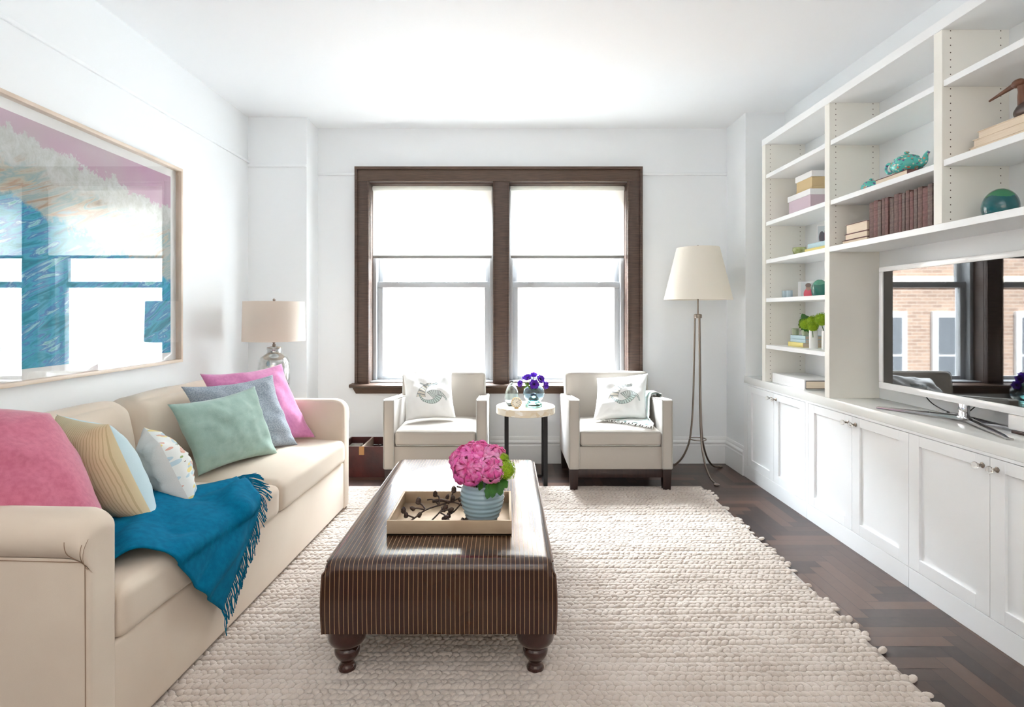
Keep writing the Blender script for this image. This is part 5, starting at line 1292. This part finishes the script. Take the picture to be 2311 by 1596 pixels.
# ------------------------------------------------------------------ round side table and what stands on it
tx, ty = 0.148, 4.115; ZS2 = 0.567
t = thing('side_table', 'round bone-topped side table on black bar legs between the armchairs', 'side table', (tx, ty, 0))
m = mat('bone_inlay', srgb(240, 236, 226), 0.25, coat=0.3); N, L, p = nodes(m)
tc = N.new('ShaderNodeTexCoord'); v = N.new('ShaderNodeTexVoronoi'); v.inputs['Scale'].default_value = 26; mp = N.new('ShaderNodeMapping'); mp.inputs['Scale'].default_value = (1, 1, 1.6); L.new(tc.outputs['Object'], mp.inputs[0]); L.new(mp.outputs[0], v.inputs[0])
sp = N.new('ShaderNodeSeparateColor'); L.new(v.outputs['Color'], sp.inputs[0]); r_ = N.new('ShaderNodeValToRGB'); r_.color_ramp.elements[0].color = srgb(222, 206, 176); r_.color_ramp.elements[1].color = srgb(242, 238, 230); L.new(sp.outputs[0], r_.inputs[0]); L.new(r_.outputs[0], p.inputs['Base Color'])
bm = BM(); lathe(bm, [(0, ZS2-.053), (0.214, ZS2-.053), (0.218, ZS2-.050), (0.218, ZS2-0.003), (0.215, ZS2), (0, ZS2)], tx, ty, 72, cap=False); obj('table_top', bm, m, t, True, 30)
for sx in (-1, 1):
    for sy in (-1, 1):
        bm = BM(); x = tx+sx*0.141; y = ty+sy*0.115; box(bm, x-0.015, x+0.015, y-0.005, y+0.005, 0, ZS2-.053, 0.001, 1); obj('leg', bm, M['black'], t, True)
for sx in (-1, 1):
    bm = BM(); x = tx+sx*0.141; box(bm, x-0.015, x+0.015, ty-0.110, ty+0.110, 0, 0.010, 0.001, 1); obj('foot_bar', bm, M['black'], t, True)
bm = BM(); box(bm, tx-0.126, tx+0.126, ty+0.110, ty+0.120, 0.0, 0.022, 0.001, 1); obj('foot_bar', bm, M['black'], t, True)

bm = BM(); z = ZS2; vx2, vy2 = 0.046, 4.13
lathe(bm, [(0, z+.0005), (0.034, z), (0.044, z+0.010), (0.053, z+0.045), (0.054, z+0.065), (0.048, z+0.100), (0.034, z+0.134), (0.020, z+0.152), (0.015, z+0.160), (0.016, z+0.178), (0.013, z+0.178), (0.012, z+0.160), (0.018, z+0.150), (0.032, z+0.132), (0.046, z+0.099), (0.0515, z+0.065), (0.050, z+0.045), (0.041, z+0.013), (0, z+0.006)], vx2, vy2, 40, cap=False)
single('bottle_vase', bm, M['vglass'], 'clear egg-shaped glass bottle vase behind the small round clock', 'vase', smooth=180)

t = thing('table_clock', 'small round brass-rimmed clock on the round side table', 'clock', (0.079, 4.005, ZS2))
Mt = Matrix.Translation((0.079, 4.005, ZS2+0.040)) @ Matrix.Rotation(math.radians(84), 4, 'X')
M['brass'] = mat('brass', srgb(190, 160, 110), 0.25, metal=0.9); M['dial'] = mat('cream_dial', srgb(238, 230, 214), 0.5)
bm = BM(); lathe(bm, [(0, -.018), (0.034, -.018), (0.0375, -0.014), (0.0385, -0.002), (0.037, 0.003), (0.0335, 0.003), (0.0325, 0.000), (0, 0.0)], seg=40, cap=False); bmesh.ops.transform(bm, matrix=Mt, verts=bm.verts); obj('rim', bm, M['brass'], t, True, 40)
bm = BM(); lathe(bm, [(0, 0.0002), (0.0325, 0.0002), (0.0325, 0.0012), (0, 0.0012)], seg=40, cap=False); bmesh.ops.transform(bm, matrix=Mt, verts=bm.verts); dl = obj('dial', bm, M['dial'], t, True, 40)
bm = BM()
for k in range(12):
    a = 2*PI*k/12; c_, s_ = math.cos(a), math.sin(a); Mk = Matrix.Rotation(a, 4, 'Z')
    box(bm, 0.0225, 0.0285, -0.0012, 0.0012, 0.0011, 0.0016, M=None)
    bm.verts.ensure_lookup_table(); bmesh.ops.transform(bm, matrix=Mk, verts=bm.verts[-8:])
bmesh.ops.transform(bm, matrix=Mt, verts=bm.verts); obj('hour_markers', bm, M['black'], dl, True, kind='stuff')
for ang, ln, w_ in ((-20, 0.016, 0.0010), (40, 0.022, 0.0008)):
    bm = BM(); box(bm, -0.003, ln, -w_, w_, 0.0018, 0.0024); bmesh.ops.transform(bm, matrix=Mt @ Matrix.Rotation(math.radians(ang), 4, 'Z'), verts=bm.verts); obj('hand', bm, M['black'], dl, True)
bm = BM(); box(bm, 0.079-0.014, 0.079+0.014, 3.992, 4.022, ZS2, ZS2+0.005, 0.001); obj('foot', bm, M['brass'], t, True)

bx, by = 0.208, 4.09
t = thing('bubble_vase', 'round pale blue glass vase on an aqua bell foot holding violet anemones', 'vase', (bx, by, ZS2))
bm = BM(); lathe(bm, [(0, ZS2+.0005), (0.062, ZS2), (0.066, ZS2+0.006), (0.063, ZS2+0.018), (0.046, ZS2+0.030), (0.036, ZS2+0.055), (0.022, ZS2+0.088), (0.012, ZS2+0.096), (0, ZS2+0.098)], bx, by, 40, cap=False); obj('bell_foot', bm, M['tglass'], t, True, 180)
prof = []
for k in range(25):
    a = -1.28+(1.28+1.15)*k/24; prof.append((0.079*math.cos(a), ZS2+0.0985+0.0745*math.sin(a)))
prof += [(r_-0.0025, z_) for r_, z_ in reversed(prof)]
bm = BM(); lathe(bm, prof, bx, by, 48, cap=False)
for k in range(48):
    pass
obj('globe', bm, M['bglass'], t, True, 180)
def anemone(c, R, up, seed, label):
    rnd = random.Random(seed); c = Vector(c); up = Vector(up).normalized(); qr = Vector((0, 0, 1)).rotation_difference(up)
    t = thing('anemone', label, 'flower', (c.x, c.y, c.z), 0, 'violet anemones on the side table')
    bm = BM()
    for ring in range(2):
        for k in range(6):
            az = 2*PI*k/6+ring*PI/6+rnd.uniform(-.15, .15); tilt = (0.35 if ring == 0 else 0.75)+rnd.uniform(-.12, .12); nu, nv = 4, 5; g_ = []
            for a in range(nv+1):
                s = a/nv; row = []
                for b in range(nu+1):
                    u = -1+2*b/nu; wd = R*0.44*math.sin(PI*min(0.92, 0.12+0.85*s))**0.8
                    x = R*(0.12+0.95*s)*math.cos(tilt*s+0.1)-(u*u)*R*0.06*s; zz_ = R*(0.12+0.95*s)*math.sin(tilt*s)*0.9+(u*u)*R*0.12+R*0.05*noise.noise(Vector((u*2+k, s*2+seed, ring)))
                    v_ = Vector((x*math.cos(az)-u*wd*math.sin(az), x*math.sin(az)+u*wd*math.cos(az), zz_)); v_.rotate(qr); row.append(bm.verts.new(c+v_))
                g_.append(row)
            for a in range(nv):
                for b in range(nu): bm.faces.new((g_[a][b], g_[a][b+1], g_[a+1][b+1], g_[a+1][b]))
    obj('petals', bm, M['violet'], t, True, 180, kind='stuff')
    bm = BM(); ball(bm, c+up*R*0.18, R*0.17, u=12, v=8)
    for k in range(14):
        a = k*2.4; v_ = Vector((math.cos(a)*R*.26, math.sin(a)*R*.26, R*.22)); v_.rotate(qr); ball(bm, c+v_, R*0.045, u=6, v=4)
    obj('centre', bm, M['darkc'], t, True, 180, kind='stuff')
    bm = BM(); tube(bm, spline([c-up*R*.1, Vector((bx+(c.x-bx)*.3, by+(c.y-by)*.3, ZS2+0.165)), (bx+(c.x-bx)*.2, by-(c.y-by)*.2+0.02, ZS2+0.11)], 5), 0.002, 6); obj('stem', bm, M['leafd'], t, True)
for k, (c, R, up, lab) in enumerate((((0.208, 4.035, 0.735), 0.040, (0, -1, 0.15), 'wide open violet anemone facing the camera at the bouquet centre'), ((0.115, 4.07, 0.735), 0.030, (-0.8, -0.6, 0.2), 'violet anemone jutting out leftmost over the bottle vase'), ((0.165, 4.07, 0.772), 0.036, (-0.4, -0.5, 0.8), 'purple anemone at the upper left of the bouquet'), ((0.208, 4.10, 0.785), 0.034, (0.0, -0.4, 1), 'purple anemone at the top middle of the bouquet'), ((0.252, 4.07, 0.765), 0.036, (0.5, -0.7, 0.5), 'violet anemone at the upper right of the bouquet'), ((0.285, 4.06, 0.725), 0.034, (0.9, -0.6, 0.1), 'violet anemone drooping rightmost over the globe vase'), ((0.150, 4.13, 0.765), 0.032, (-0.5, 0.3, 0.9), 'violet anemone behind the others at the rear left'))): anemone(c, R, up, k+3, lab)
bm = BM()
for k in range(7): leaf_mesh(bm, (0.165, 4.06, 0.735), (0.128+0.010*k, 4.035-.004*(k % 3), 0.700+0.012*((k*3) % 5)), 0.007, (0, -1, 0.2), 0.1, 6, 0.3)
tube(bm, [(0.165, 4.06, 0.735), (0.195, 4.085, 0.70)], 0.0018, 5)
single('anemone_leaf_sprig', bm, mat('fresh_leaf', srgb(110, 150, 50), 0.6), 'small fresh green leaves among the violet anemones', 'leaves', smooth=60)

# ------------------------------------------------------------------ floor lamp
fx, fy = 1.500, 4.320
t = thing('floor_lamp', 'tall nickel tripod floor lamp with a cream cone shade beside the right armchair', 'lamp', (fx, fy, 0))
bm = BM(); R0, R1, zb_, zt_ = 0.257, 0.160, 1.358, 1.763
prof = [(R0, zb_), (R1, zt_), (R1-0.003, zt_), (R0-0.003, zb_)]
rings = [[bm.verts.new((fx+r*math.cos(2*PI*k/72), fy+r*math.sin(2*PI*k/72), z)) for k in range(72)] for r, z in prof]
for i in range(4):
    for k in range(72): bm.faces.new((rings[i][k], rings[i][(k+1) % 72], rings[(i+1) % 4][(k+1) % 72], rings[(i+1) % 4][k]))
obj('lamp_shade', bm, M['shade_cream'], t, True, 40)
bm = BM(); tube(bm, [(fx, fy, 1.22), (fx, fy, 1.70)], 0.006, 10); ball(bm, (fx, fy, 1.775), 0.010, u=12, v=8); tube(bm, [(fx, fy, 1.70), (fx, fy, 1.77)], 0.003, 8)
for a in range(3): tube(bm, [(fx, fy, 1.74), (fx+0.158*math.cos(a*2.094), fy+0.158*math.sin(a*2.094), 1.755)], 0.002, 6)
obj('pole', bm, M['nickel'], t, True)
bm = BM(); lathe(bm, [(0, 1.215), (0.028, 1.215), (0.030, 1.220), (0.030, 1.240), (0.026, 1.246), (0.008, 1.248), (0, 1.248)], fx, fy, 32, cap=False); obj('collar', bm, M['nickel'], t, True)
bm = BM(); lathe(bm, [(0, 1.60), (0.018, 1.60), (0.034, 1.57), (0.036, 1.54), (0.026, 1.50), (0.015, 1.47), (0.014, 1.44), (0, 1.44)], fx, fy, 24, cap=False); obj('bulb', bm, M['white_cer'], t, True, 180)
for ang in (-90, 30, 150):
    a = math.radians(ang+6); ca, sa = math.cos(a), math.sin(a)
    pts = spline([(fx+r*ca, fy+r*sa, z) for r, z in ((0.022, 1.232), (0.028, 0.90), (0.036, 0.55), (0.052, 0.32), (0.078, 0.20), (0.130, 0.095), (0.205, 0.030), (0.275, 0.012), (0.295, 0.009))], 6)
    bm = BM(); tube(bm, pts, 0.0072, 10); lg = obj('leg', bm, M['nickel'], t, True, 60)
    bm = BM(); ball(bm, (fx+0.300*ca, fy+0.300*sa, 0.009), 0.022, 1, 1, 0.40, 16, 8); obj('foot', bm, M['nickel'], lg, True, 180)
bm = BM(); tube(bm, [(fx+0.062*math.cos(2*PI*k/32), fy+0.062*math.sin(2*PI*k/32), 0.272) for k in range(32)], 0.004, 8, closed=True); obj('brace_ring', bm, M['nickel'], t, True)

# ------------------------------------------------------------------ table lamp on its small table behind the sofa's far arm
lx, ly = -1.655, 3.96
t = thing('end_table', 'small round white table carrying the glass lamp behind the far sofa arm', 'side table', (lx, ly, 0))
bm = BM(); lathe(bm, [(0, 0.575), (0.225, 0.575), (0.228, 0.58), (0.228, 0.596), (0.225, 0.60), (0, 0.60)], lx, ly, 48, cap=False); obj('table_top', bm, M['trimw'], t, True)
bm = BM(); lathe(bm, [(0, 0), (0.15, 0), (0.155, 0.01), (0.15, 0.02), (0.03, 0.04), (0.022, 0.08), (0.022, 0.54), (0.05, 0.575), (0, 0.575)], lx, ly, 32, cap=False); obj('pedestal', bm, M['trimw'], t, True)
t = thing('table_lamp', 'table lamp with a linen drum shade on a mercury glass jar behind the sofa', 'lamp', (lx, ly, 0.60))
bm = BM(); lathe(bm, [(0, 0.6005), (0.080, 0.600), (0.090, 0.606), (0.098, 0.66), (0.106, 0.76), (0.108, 0.86), (0.104, 0.905), (0.090, 0.938), (0.062, 0.958), (0.050, 0.968), (0.046, 0.985), (0.050, 1.000), (0.048, 1.010), (0.02, 1.016), (0, 1.016)], lx, ly, 48, cap=False); obj('glass_base', bm, M['mercury'], t, True, 180)
bm = BM(); lathe(bm, [(0.012, 1.012), (0.012, 1.03), (0.007, 1.035), (0.012, 1.045), (0.008, 1.055), (0.006, 1.07), (0.006, 1.33), (0, 1.33)], lx, ly, 20); ball(bm, (lx, ly, 1.348), 0.010, u=12, v=8); obj('stem', bm, M['nickel'], t, True, 60)
bm = BM(); prof = [(0.212, 1.055), (0.205, 1.336), (0.202, 1.336), (0.209, 1.055)]
rings = [[bm.verts.new((lx+r*math.cos(2*PI*k/72), ly+r*math.sin(2*PI*k/72), z)) for k in range(72)] for r, z in prof]
for i in range(4):
    for k in range(72): bm.faces.new((rings[i][k], rings[i][(k+1) % 72], rings[(i+1) % 4][(k+1) % 72], rings[(i+1) % 4][k]))
for a in range(3): tube(bm, [(lx, ly, 1.325), (lx+0.203*math.cos(a*2.094), ly+0.203*math.sin(a*2.094), 1.330)], 0.002, 6)
obj('lamp_shade', bm, M['shade_grey'], t, True, 40)

# ------------------------------------------------------------------ magazine box by the left armchair
x0, x1, y0, y1, zt_ = -1.275, -0.875, 4.225, 4.575, 0.234
t = thing('magazine_box', 'open oxblood wooden box of magazines on the floor left of the left armchair', 'box', ((x0+x1)/2, (y0+y1)/2, 0))
bm = BM()
for q in ((x0, x1, y0, y0+0.014), (x0, x1, y1-0.014, y1), (x0, x0+0.014, y0+0.014, y1-0.014), (x1-0.014, x1, y0+0.014, y1-0.014)): box(bm, *q, 0, zt_, 0.001, 1)
box(bm, x0+0.01, x1-0.01, y0+0.01, y1-0.01, 0.004, 0.018); obj('body', bm, M['redwood'], t, True)
M['rawwood'] = mat('worn_wood_edge', srgb(176, 158, 142), 0.6)
bm = BM(); box(bm, -1.101, -1.087, y0+0.014, y1-0.014, 0.018, zt_, 0.001, 1); obj('divider', bm, M['rawwood'], t, True)
bm = BM(); box(bm, -1.118, -1.078, y0-0.004, y0, zt_-0.062, zt_+0.002, 0.001, 1); obj('leather_tab', bm, M['tan'], t, True)
def magmat(name, a, b, sc_):
    m = mat(name, a, 0.25, col2=b, vscale=sc_, contrast=(0.48, 0.52), vdetail=1, coat=0.4); return m
mags = [(-1.255, -1.108, 'turquoise and green magazine in the left half of the box', srgb(120, 190, 210), srgb(170, 206, 180), 9, 0.165), (-1.265, -1.17, 'pale grey magazine leaning at the far left of the box', srgb(214, 214, 208), srgb(196, 196, 186), 12, 0.185), (-1.080, -0.892, 'black and white covered magazine in the right half of the box', srgb(44, 48, 50), srgb(220, 224, 226), 22, 0.178)]
for k, (a, b, lab, c1, c2, sc_, zz_) in enumerate(mags):
    t = thing('magazine', lab, 'magazine', ((a+b)/2, 4.40, 0.018), 0, 'magazines in the box')
    bm = BM(); box(bm, a+.002, b, 4.245, 4.550, 0.0185, zz_-0.002); obj('page_block', bm, M['pages'], t, True)
    bm = BM(); box(bm, a, b+.001, 4.243, 4.552, zz_-0.002, zz_+0.0005); obj('cover', bm, magmat('magazine_cover_%d' % k, c1, c2, sc_), t, True)
